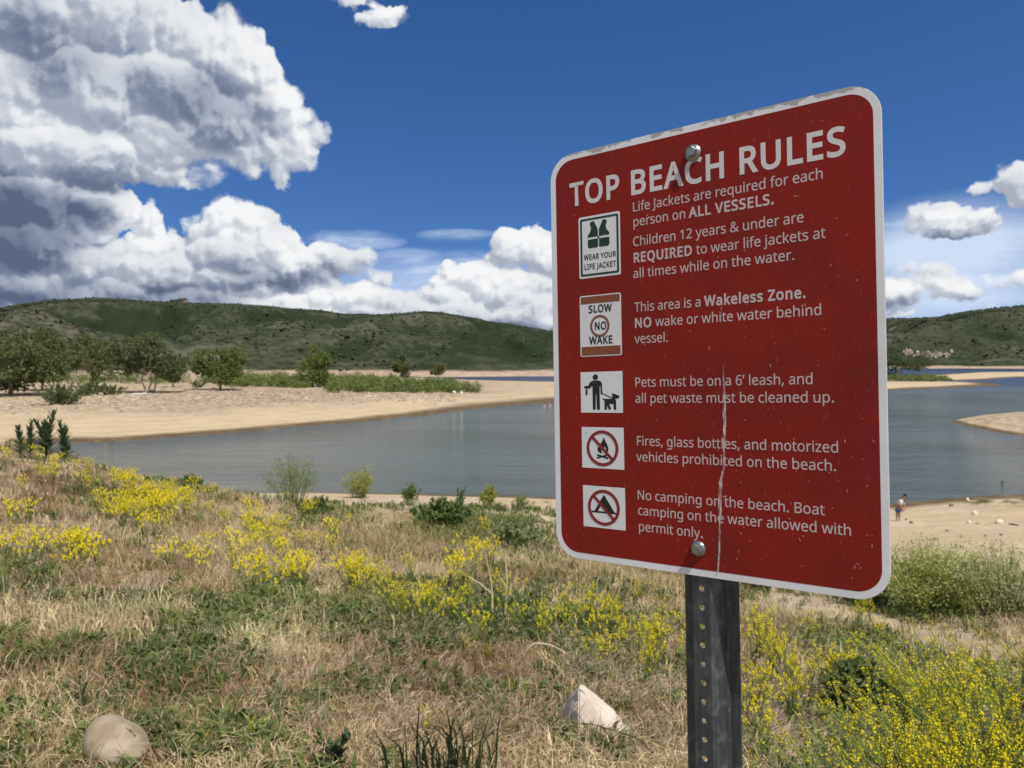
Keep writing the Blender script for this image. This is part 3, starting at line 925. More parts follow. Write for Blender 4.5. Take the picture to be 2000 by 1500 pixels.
# slow no wake
P, fr, w, h = pictogram("no_wake_pictogram", -.1799, -.1112, .0879, -.0025, .003)
for t0_, t1_ in ((.018, .135), (.84, .982)): sheet("brown_band", [fr([(.03, t0_), (.97, t0_), (.97, t1_), (.03, t1_)])], N2, brown_m, P)
sheet("circle", [(fr(ring_pts(.485, .51, .235, w, h)), fr(ring_pts(.485, .51, .185, w, h)))], N2, brown_m, P)
L_ = lambda s0, s1, t, cap: (-.1799 + w * s0, -.1799 + w * s1, .0879 - h * t, h * cap)
lettering("lettering", [([("SLOW", True)], *L_(.215, .79, .285, .118)), ([("NO", True)], *L_(.355, .66, .568, .12)), ([("WAKE", True)], *L_(.225, .80, .80, .122))], black_m, P, N2, (0, .0005))
# dog on a leash
P, fr, w, h = pictogram("dog_leash_pictogram", -.1806, -.1111, -.0254, -.0856, .0006)
z = lambda pts: fr([((a - 53) / 322, (b_ - 178) / 314) for a, b_ in pts])
man = [(140, 250), (150, 245), (195, 245), (212, 253), (220, 270), (222, 350), (210, 354), (207, 290), (202, 285), (202, 465), (190, 472), (178, 465), (176, 350), (172, 350), (169, 465), (158, 472), (147, 465), (146, 285), (126, 305), (100, 306), (82, 302), (80, 290), (95, 284), (112, 285), (128, 258)]
dog = [(221, 378), (232, 386), (298, 386), (296, 342), (350, 363), (346, 382), (318, 386), (325, 402), (325, 466), (315, 471), (307, 466), (305, 425), (272, 425), (287, 462), (278, 470), (268, 464), (256, 435), (255, 466), (246, 471), (237, 466), (237, 398), (224, 390)]
sheet("person_with_dog_symbol", [z(man), z(dog), z(bar(216, 342, 302, 384, 7)), z([(170 + 21 * math.cos(a * .39), 219 + 22 * math.sin(a * .39)) for a in range(16)]), z([(99 + 8 * math.cos(a * .52), 333 + 28 * math.sin(a * .52)) for a in range(12)])], N2, black_m, P)
# no fires
P, fr, w, h = pictogram("no_fire_pictogram", -.1802, -.1106, -.1070, -.1675, .0006)
z = lambda pts: fr([((a - 62) / 325, (b_ - 604) / 318) for a, b_ in pts])
sheet("fire_symbol", [z([(235, 680), (246, 705), (262, 738), (270, 765), (268, 785), (255, 806), (244, 808), (254, 785), (250, 765), (238, 745), (240, 770), (232, 790), (222, 770), (214, 785), (220, 806), (205, 803), (190, 790), (184, 770), (190, 752), (200, 760), (204, 740), (222, 712)]),
                      z(bar(181, 816, 266, 842, 13)), z(bar(181, 842, 264, 815, 12))], N2, black_m, P)
NO = lambda fr, w, h, cx=.497, cy=.507: sheet("prohibition_ring", [(fr(ring_pts(cx, cy, .378, w, h)), fr(ring_pts(cx, cy, .312, w, h))), fr(bar(cx - .245, cy - .275, cx + .245, cy + .275, .068))], N3, ring_m, P)
NO(fr, w, h)
# no camping
P, fr, w, h = pictogram("no_camping_pictogram", -.1796, -.1101, -.1937, -.2547, .0006)
sheet("tent_symbol", [fr([(.50, .20), (.53, .225), (.75, .60), (.56, .60), (.46, .40), (.36, .60), (.27, .60), (.485, .225)]), fr([(.21, .60), (.79, .60), (.79, .64), (.21, .64)])], N2, black_m, P)
NO(fr, w, h)

# long pale gouge running down the lower half
st = [(37.0, -22, .4), (37, -40, 2.2), (36.9, -59, 3.2), (37.4, -80, 4.2), (36.9, -100, 4.6), (36, -125, 4.0), (35.2, -132, 3.4), (35.9, -151, 3.0), (32, -168, 3.2), (30, -178, 4.4), (29.5, -190, 5.2), (28.7, -205, 4.8), (28.2, -225, 3.6), (28, -242, 2.8), (27, -262, 2.6), (26.2, -274, 2.4), (25, -290, 2.6), (24.2, -300, 4.5)]
bm = bmesh.new(); prev = None
dense = []
for (a, b1, c1), (d1, e1, f1) in zip(st, st[1:]):
    for k in range(4):
        t = k / 4; dense.append((a + (d1 - a) * t + random.uniform(-.25, .25), b1 + (e1 - b1) * t, max(.3, (c1 + (f1 - c1) * t) * random.uniform(.75, 1.2))))
for u, v, wd in dense:
    cur = (bm.verts.new(((u - wd / 2) / 1000, v / 1000, N3)), bm.verts.new(((u + wd / 2) / 1000, v / 1000, N3)))
    if prev: bm.faces.new((prev[0], cur[0], cur[1], prev[1]))
    prev = cur
m, nt, b = mat("gouge", (.62, .50, .48), .5)
c = objco(nt); mpn = nt.nodes.new('ShaderNodeMapping'); mpn.inputs['Scale'].default_value = (1, .07, 1); nt.links.new(c, mpn.inputs[0])
nt.links.new((noise_n(nt, mpn.outputs[0], 900, 4, .6).smooth(.40, .60, .12, .95)).k, b.inputs['Alpha'])
seat(bm_obj("long_scratch", bm, m, sign))

# dry chaff stuck to the face
bm = bmesh.new()
for k in range(250):
    u, v = random.uniform(-.215, .215), random.uniform(-.29, .29)
    if k > 140: u, v = random.uniform(-.02, .215) , -.29 + abs(random.gauss(0, .17))
    if v > .29: continue
    L = random.choice([.0006, .0008, .001, .0012, .0018, .003]); a = random.gauss(1.2, .9); wd = random.uniform(.0003, .0008)
    d = Vector((math.cos(a), math.sin(a), 0)); s_ = Vector((-d.y, d.x, 0)) * wd
    p = Vector((u, v, .0009)); lift = Vector((0, 0, random.choice([0, 0, .0008, .002, .004]) * L / .003))
    vs = [bm.verts.new(p - d * L - s_ * .4), bm.verts.new(p - s_ + lift * .5), bm.verts.new(p + d * L + lift), bm.verts.new(p + s_ + lift * .4)]
    bm.faces.new(vs)
chaff_m = weathered("dry_chaff", (.50, .28, .22), (.25, .10, .08), .7, 200, .6)
ch = seat(bm_obj("chaff", bm, chaff_m, sign)); ch['kind'] = 'stuff'

# bolts
steel_m, nt, b = mat("zinc_bolt", (.27, .29, .285), .30, .9)
c = objco(nt); bump(nt, b, noise_n(nt, c, 900, 3), .25, .0006)
nt.links.new(noise_n(nt, c, 300, 3).smooth(.3, .7, .22, .45).k, b.inputs['Roughness'])


def lathe(bm, prof, seg, cx, cy):
    rings = [[bm.verts.new((cx + r * math.cos(2 * math.pi * i / seg), cy + r * math.sin(2 * math.pi * i / seg), zz)) for i in range(seg)] for r, zz in prof]
    for a, b_ in zip(rings, rings[1:]):
        for i in range(seg): bm.faces.new((a[i], a[(i + 1) % seg], b_[(i + 1) % seg], b_[i]))
    bm.faces.new(rings[-1])


for (bu, bv, ang, sc_) in ((.0002, .2659, .2, 1.0), (-.0022, -.2677, .75, .93)):
    bm = bmesh.new(); lathe(bm, [(.0113 * sc_, .0004), (.0115 * sc_, .0014), (.0108 * sc_, .0022), (.0085, .0036), (.0075, .0046)], 40, bu, bv)
    bl = seat(bm_obj("bolt", bm, steel_m, sign, smooth=True))
    bm = bmesh.new()
    hexp = lambda r, zz: [bm.verts.new((bu + r * math.cos(ang + i * math.pi / 3), bv + r * math.sin(ang + i * math.pi / 3), zz)) for i in range(6)]
    h0, h1_, h2_ = hexp(.0074, .0040), hexp(.0074, .0088), hexp(.0064, .0098)
    for A_, B2 in ((h0, h1_), (h1_, h2_)):
        for i in range(6): bm.faces.new((A_[i], A_[(i + 1) % 6], B2[(i + 1) % 6], B2[i]))
    bm.faces.new(h2_)
    hd = bm_obj("bolt_head", bm, steel_m, bl)

# U-channel post, holes every inch down its web
post_m, nt, b = mat("galvanised_post", (.12, .13, .135), .45, .45)
c = objco(nt); mpn = nt.nodes.new('ShaderNodeMapping'); mpn.inputs['Scale'].default_value = (1, .12, 1); nt.links.new(c, mpn.inputs[0])
streak = noise_n(nt, mpn.outputs[0], 160, 4, .6); blot = noise_n(nt, c, 45, 4, .6); spk = noise_n(nt, c, 420, 3, .7)
pc_ = mixc(nt, streak.smooth(.35, .7), (.044, .053, .059), (.078, .091, .098)); pc_ = mixc(nt, blot.smooth(.5, .75, 0, .6), pc_, (.19, .205, .21)); pc_ = mixc(nt, spk.smooth(.66, .74, 0, .6), pc_, (.05, .05, .05))
nt.links.new(pc_, b.inputs['Base Color']); nt.links.new(spk.smooth(.3, .8, .34, .6).k, b.inputs['Roughness']); bump(nt, b, streak * .6 + spk * .5, .25, .0012)
bm = bmesh.new()
v_lo, v_hi, pitch_ = foot - .12, .275, .0254
zf = -.0024
wid, rad, zb = .012, .0042, -.038
rows = []
v0 = -.322 + .0127
while v0 < v_hi: v0 += pitch_
cells = []
vv = v0
while vv > v_lo: cells.append((vv, vv - pitch_)); vv -= pitch_
K = 16
for top, bot in cells:
    cy_ = (top + bot) / 2
    sq = []
    for i in range(K):
        a = 2 * math.pi * (i + .5) / K; ca_, sa_ = math.cos(a), math.sin(a); k_ = 1 / max(abs(ca_) / wid, abs(sa_) / (pitch_ / 2))
        sq.append(bm.verts.new((ca_ * k_, cy_ + sa_ * k_, zf)))
    cr_ = [bm.verts.new((rad * math.cos(2 * math.pi * (i + .5) / K), cy_ + rad * math.sin(2 * math.pi * (i + .5) / K), zf)) for i in range(K)]
    hb = [bm.verts.new((v.co.x, v.co.y, zf - .003)) for v in cr_]
    for i in range(K):
        j = (i + 1) % K
        bm.faces.new((sq[i], sq[j], cr_[j], cr_[i])); bm.faces.new((cr_[i], cr_[j], hb[j], hb[i]))
    # corners of the cell
    for qx in (1, -1):
        for qy in (1, -1):
            cs = sorted([v for v in sq if v.co.x * qx > 0 and (v.co.y - cy_) * qy > 0], key=lambda v: (Vector((qx * wid, cy_ + qy * pitch_ / 2, zf)) - v.co).length)[:2]
            bm.faces.new((cs[0], cs[1], bm.verts.new((qx * wid, cy_ + qy * pitch_ / 2, zf))))
bmesh.ops.remove_doubles(bm, verts=bm.verts, dist=1e-5)
for sgn in (1, -1):
    prof = [(wid, zf), (wid + .0012, zf - .0012), (wid + .0105, zb + .004), (wid + .013, zb + .0005), (.0375, zb), (.0385, zb - .001), (.0385, zb - .003), (wid + .010, zb - .003), (wid + .0075, zb), (wid - .002, zf - .003)]
    A_ = [bm.verts.new((sgn * p, cells[0][0], zz)) for p, zz in prof]; B2 = [bm.verts.new((sgn * p, cells[-1][1], zz)) for p, zz in prof]
    for i in range(len(prof) - 1): bm.faces.new((A_[i], A_[i + 1], B2[i + 1], B2[i]))
bmesh.ops.recalc_face_normals(bm, faces=bm.faces)
seat(bm_obj("post", bm, post_m, sign))

# ------------------------------------------------------------------ plant building blocks
def quads_from(C, Uv, Vv):
    """leaf quads: centre, half-axis u, half-axis v -> verts (n*4,3), faces"""
    n = len(C)
    V = np.stack([C - Uv - Vv * .3, C - Vv * 1.0 + Uv * .0, C + Uv, C + Vv], 1).reshape(-1, 3)
    return V, np.arange(n * 4).reshape(n, 4)


def rnd_dir(n):
    v = rng.normal(size=(n, 3)); return v / np.linalg.norm(v, axis=1, keepdims=True)


def leaf_cloud(centres, size, stretch=1.0):
    n = len(centres)
    u = rnd_dir(n); w = np.cross(u, rnd_dir(n)); w /= np.maximum(np.linalg.norm(w, axis=1, keepdims=True), 1e-6)
    s = size[:, None]
    return quads_from(centres, u * s * stretch, w * s * .62)


def tube(path, rad, sides=6):
    """tapered tube along points -> verts, quad faces"""
    P = np.asarray(path, float); n = len(P)
    T = np.gradient(P, axis=0); T /= np.linalg.norm(T, axis=1, keepdims=True) + 1e-9
    ref = np.array([.3, .9, .2]); A = np.cross(T, ref); A /= np.linalg.norm(A, axis=1, keepdims=True) + 1e-9
    B = np.cross(T, A)
    a = np.arange(sides) * 2 * math.pi / sides
    V = P[:, None] + (A[:, None] * np.cos(a)[None, :, None] + B[:, None] * np.sin(a)[None, :, None]) * np.asarray(rad)[:, None, None]
    f = []
    for i in range(n - 1):
        for k in range(sides):
            f.append((i * sides + k, i * sides + (k + 1) % sides, (i + 1) * sides + (k + 1) % sides, (i + 1) * sides + k))
    return V.reshape(-1, 3), np.array(f)


class Acc:
    """collects vertex / face blocks of one part"""
    def __init__(s): s.V, s.F3, s.F4, s.C, s.n = [], [], [], [], 0
    def add(s, V, F, col):
        V = np.asarray(V, float); F = np.asarray(F)
        (s.F3 if F.shape[1] == 3 else s.F4).append(F + s.n)
        c = np.asarray(col, float)
        s.C.append(np.broadcast_to(c, V.shape) if c.ndim == 1 else c)
        s.V.append(V); s.n += len(V)
    def build(s, name, m, smooth=False):
        fs = []
        if s.F4: fs.append(np.concatenate(s.F4))
        if s.F3: fs.append(np.concatenate(s.F3))
        return mesh_np(name, np.concatenate(s.V), fs, m, np.concatenate(s.C), smooth)


tree_leaf = leaf_mat("tree_leaf", .35, .7, .22, .2)
bark_m = leaf_mat("bark", 0.0, .9, .3, 4)
weed_leaf = leaf_mat("weed_leaf", .35, .6, .2, 2)
petal_m = leaf_mat("petal", .4, .6, .1, 2)
straw_m = leaf_mat("straw", .16, .7, .3, 1.6)


def tree(name, px, py, wpx, hpx, label, cols, leaf=.22, n=3600, trunk=(.24, .18, .13), lean=0.0, crown_lo=.22, lobes=9, shape=1.0, group=None, stems=1, top_shift=0.0, dens=1.0):
    base = hit(px, py)
    sc = base.length / F
    W_, H_ = wpx * sc, hpx * sc
    root = empty(name, base, label, "tree" if "tree" in name else "shrub", group)
    # lobes of the crown
    L = []
    for k in range(lobes):
        a = random.uniform(0, 2 * math.pi); hh = random.uniform(crown_lo + .12, .93)
        rad = (1 - abs((hh - .55) / .62) ** 2.0 * .8) * W_ * .34 * shape
        L.append((math.cos(a) * rad + top_shift * W_ * hh, math.sin(a) * rad, hh * H_, random.uniform(.19, .29) * W_, random.uniform(.15, .24) * H_))
    L.append((top_shift * W_ * .9, 0, .88 * H_, .16 * W_, .13 * H_)); L.append((0, 0, (.5 + crown_lo / 2) * H_, .36 * W_, .26 * H_))
    C = []
    wts = np.array([l[3] * l[4] for l in L]); wts /= wts.sum()
    for l, w in zip(L, wts):
        m_ = int(n * 5.0 * dens * w) + 4
        # twigs: short sprays of leaves pointing out of the lobe
        nt_ = max(3, m_ // 9)
        d = rnd_dir(nt_); d[:, 2] = d[:, 2] * .8 + .15
        r0 = rng.uniform(.35, 1.0, (nt_, 1)) ** .6
        c0 = np.array(l[:3]) + d * r0 * np.array([l[3], l[3], l[4]])
        for k in range(9):
            C.append(c0 + d * (k - 4) * leaf * .30 + rng.normal(0, leaf * .42, (nt_, 3)))
    C = np.concatenate(C)
    C = C[C[:, 2] > crown_lo * H_ * (.5 + .5 * rng.random(len(C)))]
    s_ = leaf * .82 * rng.uniform(.6, 1.3, len(C))
    V, Fc = leaf_cloud(C, s_, 1.3)
    k = np.clip(rng.normal(.5, .28, (len(C), 1)) + fbm(C[:, 0] / 1.3, C[:, 2] / 1.3 + C[:, 1], 5, 2)[:, None] * .5, 0, 1)
    col = np.array(cols[0]) * (1 - k) + np.array(cols[1]) * k
    me = mesh_np("crown", V, [Fc], tree_leaf, np.repeat(col, 4, 0))
    obj("crown", me, root)
    acc = Acc()
    for s in range(stems):
        ox = (s - (stems - 1) / 2) * W_ * .06
        tw = max(.04, .017 * W_ + .011 * H_) / (1 + .35 * (stems - 1))
        top = np.array([lean * W_ + ox * 3.2 + top_shift * W_ * .4, random.uniform(-.05, .05) * W_, .62 * H_])
        t = np.linspace(0, 1, 7)[:, None]
        path = np.array([ox, 0, -.15]) * (1 - t) + top * t + np.concatenate([rng.normal(0, .012 * H_, (7, 2)), np.zeros((7, 1))], 1) * (t > .1) * (t < .98)
        V, Fc = tube(path, tw * (1 - .65 * t[:, 0]), 7); acc.add(V, Fc, trunk)
        for l in L[:7]:
            i0 = random.choice((2, 3, 4)); p0 = path[i0]; e = np.array(l[:3])
            tt = np.linspace(0, 1, 5)[:, None]; q_ = p0 * (1 - tt) + e * tt + np.array([0, 0, .06 * H_]) * np.sin(tt * math.pi) * .6
            V, Fc = tube(q_, tw * .42 * (1 - .8 * tt[:, 0]), 5); acc.add(V, Fc, trunk)
    obj("trunk", acc.build("trunk", bark_m, True), root)
    return root

G1_ = ((.085, .115, .042), (.175, .205, .085))
G2_ = ((.110, .125, .042), (.210, .225, .095))
G3_ = ((.115, .155, .036), (.225, .265, .080))
TG = "trees along the sandy point"
tree("willow_tree", 20, 772, 160, 108, "broad dark green willow at the far left edge of the sandy point", G1_, .26, 5200, lobes=12, crown_lo=.02, group=TG)
tree("willow_tree", 82, 763, 70, 94, "round willow tucked against the big tree at the left edge", G1_, .24, 2600, lobes=8, crown_lo=.04, group=TG)
tree("willow_tree", 182, 756, 78, 92, "olive green tree with a pointed top leaning left, behind the low grey-green shrubs", G2_, .24, 2600, trunk=(.10, .08, .06), lobes=9, crown_lo=.06, top_shift=-.22, group=TG)
tree("cottonwood_tree", 293, 768, 118, 98, "wide spreading tree with pale forked trunks above the stony bank", G1_, .24, 3600, trunk=(.38, .33, .27), lobes=11, crown_lo=.17, stems=3, group=TG)
tree("cottonwood_tree", 338, 756, 44, 52, "small bushy tree crowding the right side of the tree with pale forked trunks", G2_, .22, 1400, lobes=6, crown_lo=.08, group=TG)
tree("cottonwood_tree", 430, 762, 88, 78, "round bright green tree with a short dark trunk beside the bare whitish tree", G3_, .22, 3000, trunk=(.12, .09, .07), lobes=9, crown_lo=.10, group=TG)
tree("cottonwood_tree", 610, 756, 68, 82, "tall oval yellow-green tree standing alone above the stony bank", G3_, .22, 2600, trunk=(.12, .09, .07), lobes=8, crown_lo=.06, group=TG)
tree("cottonwood_tree", 789, 746, 42, 55, "slim dark green tree with a ragged top, second tree left of the sign", G1_, .30, 1300, lobes=6, crown_lo=.05, group=TG, dens=.8)
tree("cottonwood_tree", 856, 746, 38, 36, "small dull green tree nearest the blue strip of lake", G2_, .30, 900, lobes=5, crown_lo=.08, group=TG, dens=.8)
# bare tree
base = hit(369, 741); sc = base.length / F
root = empty("bare_tree", base, "leafless whitish tree with thin upright branches left of the round bright tree", "tree", TG)
acc = Acc()
for k in range(9):
    a = random.uniform(-.35, .35); hgt = random.uniform(24, 40) * sc
    t = np.linspace(0, 1, 6)[:, None]
    V, Fc = tube(np.array([a * 3 * sc, 0, 0]) + t * np.array([math.sin(a) * hgt, random.uniform(-.1, .1) * hgt, hgt]) + rng.normal(0, .08, (6, 3)) * (t > 0), .13 * (1 - .8 * t[:, 0]), 5)
    acc.add(V, Fc, (.40, .36, .31))
obj("trunk", acc.build("trunk", bark_m), root)


def shrub(name, px, py, wpx, hpx, label, cols, leaf, n, group=None, wispy=0.0, flowers=0.0, lean=0.0, cat="shrub", stemcol=(.14, .16, .06)):
    """many stems fanning out of the ground, leaves strung along them"""
    base = hit(px, py); sc = base.length / F
    W_, H_ = wpx * sc, hpx * sc
    root = empty(name, base - Vector((0, 0, .03 * H_)), label, cat, group)
    st = Acc(); C = []; tips = []
    ns = max(16, min(110, int(n / 55)))
    for k in range(ns):
        a = random.uniform(0, 2 * math.pi); sp_ = random.random() ** .7
        h = H_ * random.uniform(.55, 1.05) * (1 - .35 * sp_ * sp_)
        e = np.array([math.cos(a) * W_ * .5 * sp_ + lean * H_, math.sin(a) * W_ * .5 * sp_, h])
        t = np.linspace(0, 1, 5)[:, None]
        b0 = np.array([math.cos(a), math.sin(a), 0]) * W_ * .16 * sp_
        P = b0 * (1 - t) + e * t + np.array([0, 0, H_ * .10]) * np.sin(t * math.pi) + rng.normal(0, .012 * H_, (5, 3)) * (t > 0)
        V, Fc = tube(P, max(.0015, .008 * H_) * (1 - .75 * t[:, 0]), 4); st.add(V, Fc, stemcol)
        m_ = int(n / ns)
        tt = rng.uniform(.12 + .25 * wispy, 1, m_); ix = np.clip(tt * 4, 0, 3.999); i0 = ix.astype(int); f = (ix - i0)[:, None]
        p = P[i0] * (1 - f) + P[i0 + 1] * f
        p = p + rng.normal(0, 1, (m_, 3)) * H_ * (.055 + .05 * wispy) * (1.15 - tt[:, None] * .6)
        C.append(p); tips.append(P[-1])
    C = np.concatenate(C); C[:, 2] = np.maximum(C[:, 2], .02 * H_)
    V, Fc = leaf_cloud(C, leaf * rng.uniform(.5, 1.3, len(C)), 1.9 if wispy else 1.5)
    k = np.clip(rng.normal(.5, .3, (len(C), 1)) + (C[:, 2:3] / H_ - .5) * .3, 0, 1)
    obj("foliage", mesh_np("foliage", V, [Fc], weed_leaf, np.repeat(np.array(cols[0]) * (1 - k) + np.array(cols[1]) * k, 4, 0)), root)
    obj("stems", st.build("stems", bark_m), root)
    if flowers:
        tips = np.array(tips); m_ = int(len(tips) * 10 * flowers)
        p = tips[rng.integers(0, len(tips), m_)] + rng.normal(0, .04, (m_, 3)) * H_
        V, Fc = leaf_cloud(p, np.full(m_, leaf * .9), 1.0)
        obj("flowers", mesh_np("flowers", V, [Fc], petal_m, np.tile((.62, .55, .03), (len(V), 1))), root)["kind"] = "stuff"
    return root

GG = ((.080, .110, .042), (.160, .190, .080))
GB = ((.105, .150, .035), (.225, .265, .085))
LG = "low green shrubs on the sandy point"
shrub("low_shrub", 118, 790, 105, 40, "wide low grey-green shrub on the sand in front of the left trees", GG, .16, 2600, LG)
shrub("low_shrub", 175, 772, 70, 30, "grey-green shrub under the pointed olive tree", GG, .16, 1500, LG)
shrub("low_shrub", 222, 771, 62, 20, "flat grey-green shrub between the pointed olive tree and the pale forked trunks", GG, .15, 1100, LG)
shrub("low_shrub", 385, 757, 40, 14, "little low shrub on the shade line left of the round bright tree", GG, .15, 600, LG)
# the thicket behind the stony bank reads as one mass
acc = Acc()
for k in range(330):
    px = random.choice([random.uniform(440, 600), random.uniform(640, 880), random.uniform(640, 930), random.uniform(-60, 640)])
    top = np.interp(px, [-60, 430, 520, 600, 680, 760, 860, 930], [734, 733, 729, 734, 730, 734, 740, 750])
    py = random.uniform(top + 12, np.interp(px, [-60, 250, 425, 450, 600, 660, 800, 930], [748, 750, 748, 756, 758, 768, 768, 768]))
    b0 = hit(px, py); sc = b0.length / F; hh = random.uniform(13, 27) * sc * .85; ww = random.uniform(18, 44) * sc
    n = 200
    d = rnd_dir(n) * rng.uniform(.4, 1, (n, 1)); C = np.array(b0) + np.array([0, 0, hh * .4]) + d * np.array([ww / 2, ww / 2, hh * .6])
    V, Fc = leaf_cloud(C, rng.uniform(.12, .28, n), 1.6)
    k_ = np.clip(rng.normal(.5, .3, (n, 1)) + random.uniform(-.25, .25), 0, 1)
    acc.add(V, Fc, np.repeat(np.array(GB[0]) * (1 - k_) + np.array(GB[1]) * k_, 4, 0))
tag(obj("shrub_thicket", acc.build("shrub_thicket", tree_leaf)), "green thicket of low bushes behind the stony bank", "thicket", kind='stuff')
# right of the sign
RB = "bushes on the far spit right of the sign"
tree("willow_shrub", 1752, 737, 70, 40, "tall green bush on the far spit close beside the sign's right edge", G1_, .40, 1600, lobes=7, crown_lo=.02, group=RB)
tree("willow_shrub", 1795, 737, 50, 38, "feathery green bush on the far spit, the right one of the two", G1_, .34, 900, lobes=6, crown_lo=.02, group=RB, dens=.8)
acc = Acc()
for k in range(60):
    px = random.uniform(1640, 1850); py = random.uniform(738, 742) - (px - 1740) * .0
    b0 = hit(px, random.uniform(736, 745)); sc = b0.length / F; hh = random.uniform(5, 12) * sc * np.interp(px, [1700, 1790, 1850], [1, .8, .3])
    n = 110; d = rnd_dir(n) * rng.uniform(.3, 1, (n, 1)); C = np.array(b0) + np.array([0, 0, hh * .4]) + d * np.array([12 * sc, 12 * sc, hh * .6])
    V, Fc = leaf_cloud(C, rng.uniform(.2, .45, n), 1.6); k_ = rng.random((n, 1))
    acc.add(V, Fc, np.repeat(np.array(GB[0]) * (1 - k_) + np.array(GB[1]) * k_, 4, 0))
tag(obj("marsh_grass", acc.build("marsh_grass", tree_leaf)), "bright green growth along the far spit right of the sign", "grass", kind='stuff')

# ------------------------------------------------------------------ stones
def rock_mesh(name, size, seed, sub=3, rough=.28, cuts=5, col=None):
    bm = bmesh.new(); bmesh.ops.create_icosphere(bm, subdivisions=sub, radius=1)
    rnd = random.Random(seed)
    pl = [(Vector((rnd.gauss(0, 1), rnd.gauss(0, 1), rnd.gauss(0, .7))).normalized(), rnd.uniform(.55, .85)) for _ in range(cuts)]
    off = Vector((rnd.uniform(0, 50), rnd.uniform(0, 50), 0))
    for v in bm.verts:
        for n_, d in pl:
            e = v.co.dot(n_) - d
            if e > 0: v.co -= n_ * e * .9
        v.co *= 1 + rough * mnoise.noise(v.co * 1.2 + off) + rough * .35 * mnoise.noise(v.co * 3.5 + off)
        v.co = Vector((v.co.x * size[0], v.co.y * size[1], v.co.z * size[2]))
    me = bpy.data.meshes.new(name); bm.normal_update(); bm.to_mesh(me); bm.free()
    me.polygons.foreach_set('use_smooth', [True] * len(me.polygons))
    return me


def rock_mat(name, a, b2, scale, rough=.85, bmp=.5, dist=.01):
    m, nt, b = mat(name, a, rough, spec=.25)
    c = objco(nt); n1 = noise_n(nt, c, scale, 5, .6); n2 = noise_n(nt, c, scale * 7, 4, .65)
    cc = mixc(nt, n1.smooth(.32, .7), a, b2); cc = mixc(nt, n2.smooth(.55, .8, 0, .45), cc, tuple(v * .5 for v in a))
    nt.links.new(cc, b.inputs['Base Color']); bump(nt, b, n1 * .6 + n2 * .4, bmp, dist)
    return m

bank_rock_m = leaf_mat("bank_stone", 0.0, .9, .35, .6)
# stony bank: hundreds of stones, far too many to count
N = 2600
px = rng.uniform(-60, 890, N); py = rng.normal(0, 1, N)
lo = np.interp(px, [0, 200, 300, 500, 650, 800, 980], [785, 772, 765, 762, 762, 768, 778]); hi = np.interp(px, [0, 200, 300, 500, 650, 800, 980], [803, 796, 788, 784, 782, 782, 788])
py = (lo + hi) / 2 + (hi - lo) * .40 * py
pts, sz = [], []
for a_, b_ in zip(px, py):
    if b_ < 752: continue
    h_ = hit(a_, b_, 60, 400, 500); pts.append(h_[:]); sz.append(h_.length / F * random.uniform(1.0, 4.2) * (.55 + .6 * random.random()))
pts = np.array(pts); sz = np.array(sz) * .85
n = len(pts)
V = BV[None] * (1 + rng.normal(0, .2, (n, len(BV), 1))) * sz[:, None, None] * np.array([1.1, 1, .65]) + pts[:, None]
Fc = (BF[None] + (np.arange(n) * len(BV))[:, None, None]).reshape(-1, 3)
k = rng.random((n, 1)); col = np.array((.20, .15, .11)) * (1 - k) + np.array((.50, .41, .31)) * k
tag(obj("bank_stones", mesh_np("bank_stones", V.reshape(-1, 3), [Fc], bank_rock_m, np.repeat(col, len(BV), 0))), "pale stones strewn along the top of the sandy point", "stones", kind='stuff')
pale_rock = rock_mat("pale_rock", (.56, .48, .38), (.70, .62, .50), 6)
dark_rock = rock_mat("dark_rock", (.14, .11, .085), (.22, .17, .13), 6)


def place_rock(name, px, py, wpx, hpx, label, m, seed, cat="rock", group=None, sink=.25, rot=0):
    p = hit(px, py); sc = p.length / F
    s = (wpx * sc / 2 * .85, wpx * sc / 2 * .7, hpx * sc / 1.7)
    o = obj(name, rock_mesh(name, s, seed, 2 if wpx < 30 else 3), None, p + Vector((0, 0, s[2] * (.6 - sink))))
    o.data.materials.append(m); o.rotation_euler.z = rot
    return tag(o, label, cat, group)

BR = "stones lying on the right beach"
place_rock("beach_rock", 1858, 989, 9, 6, "brown stone on the right beach, nearest the water", dark_rock, 1, group=BR)
place_rock("beach_rock", 1890, 979, 8, 7, "whitish stone at the edge of the green algae on the right beach", pale_rock, 2, group=BR)
place_rock("beach_rock", 1904, 1006, 12, 9, "cream stone below the algae, left one of the two brightest on the right beach", pale_rock, 3, group=BR)
place_rock("beach_rock", 1951, 1023, 16, 9, "largest cream stone on the right beach, near the dark driftwood", pale_rock, 4, group=BR)
place_rock("beach_rock", 1893, 1022, 9, 6, "pale flat stone on open sand between the two brightest stones", pale_rock, 5, group=BR)
place_rock("beach_rock", 1910, 1023, 8, 3, "low tan stone just right of the pale flat stone", rock_mat("tan_rock", (.30, .22, .14), (.36, .28, .18), 6), 6, group=BR)
place_rock("beach_rock", 1780, 1022, 9, 5, "dark stone on the sand to the right of the bending person", dark_rock, 7, group=BR)
place_rock("beach_rock", 1851, 1038, 10, 4, "dark flat stone on the sand below the bending person", dark_rock, 8, group=BR)
place_rock("beach_rock", 1924, 1048, 6, 4, "small dark stone low on the right beach, above the green weeds", dark_rock, 9, group=BR)
place_rock("beach_rock", 1955, 1046, 6, 4, "small dark stone below the largest cream stone", dark_rock, 10, group=BR)
place_rock("beach_rock", 1770, 1016, 6, 4, "smallest dark stone right by the bending person's feet", dark_rock, 11, group=BR)
WB = "white boulders in the green strip"
place_rock("white_boulder", 887, 768, 10, 6, "long white boulder at the foot of the green thicket, the left of two", rock_mat("white_rock", (.80, .78, .68), (.86, .84, .75), 3), 12, "boulder", WB)
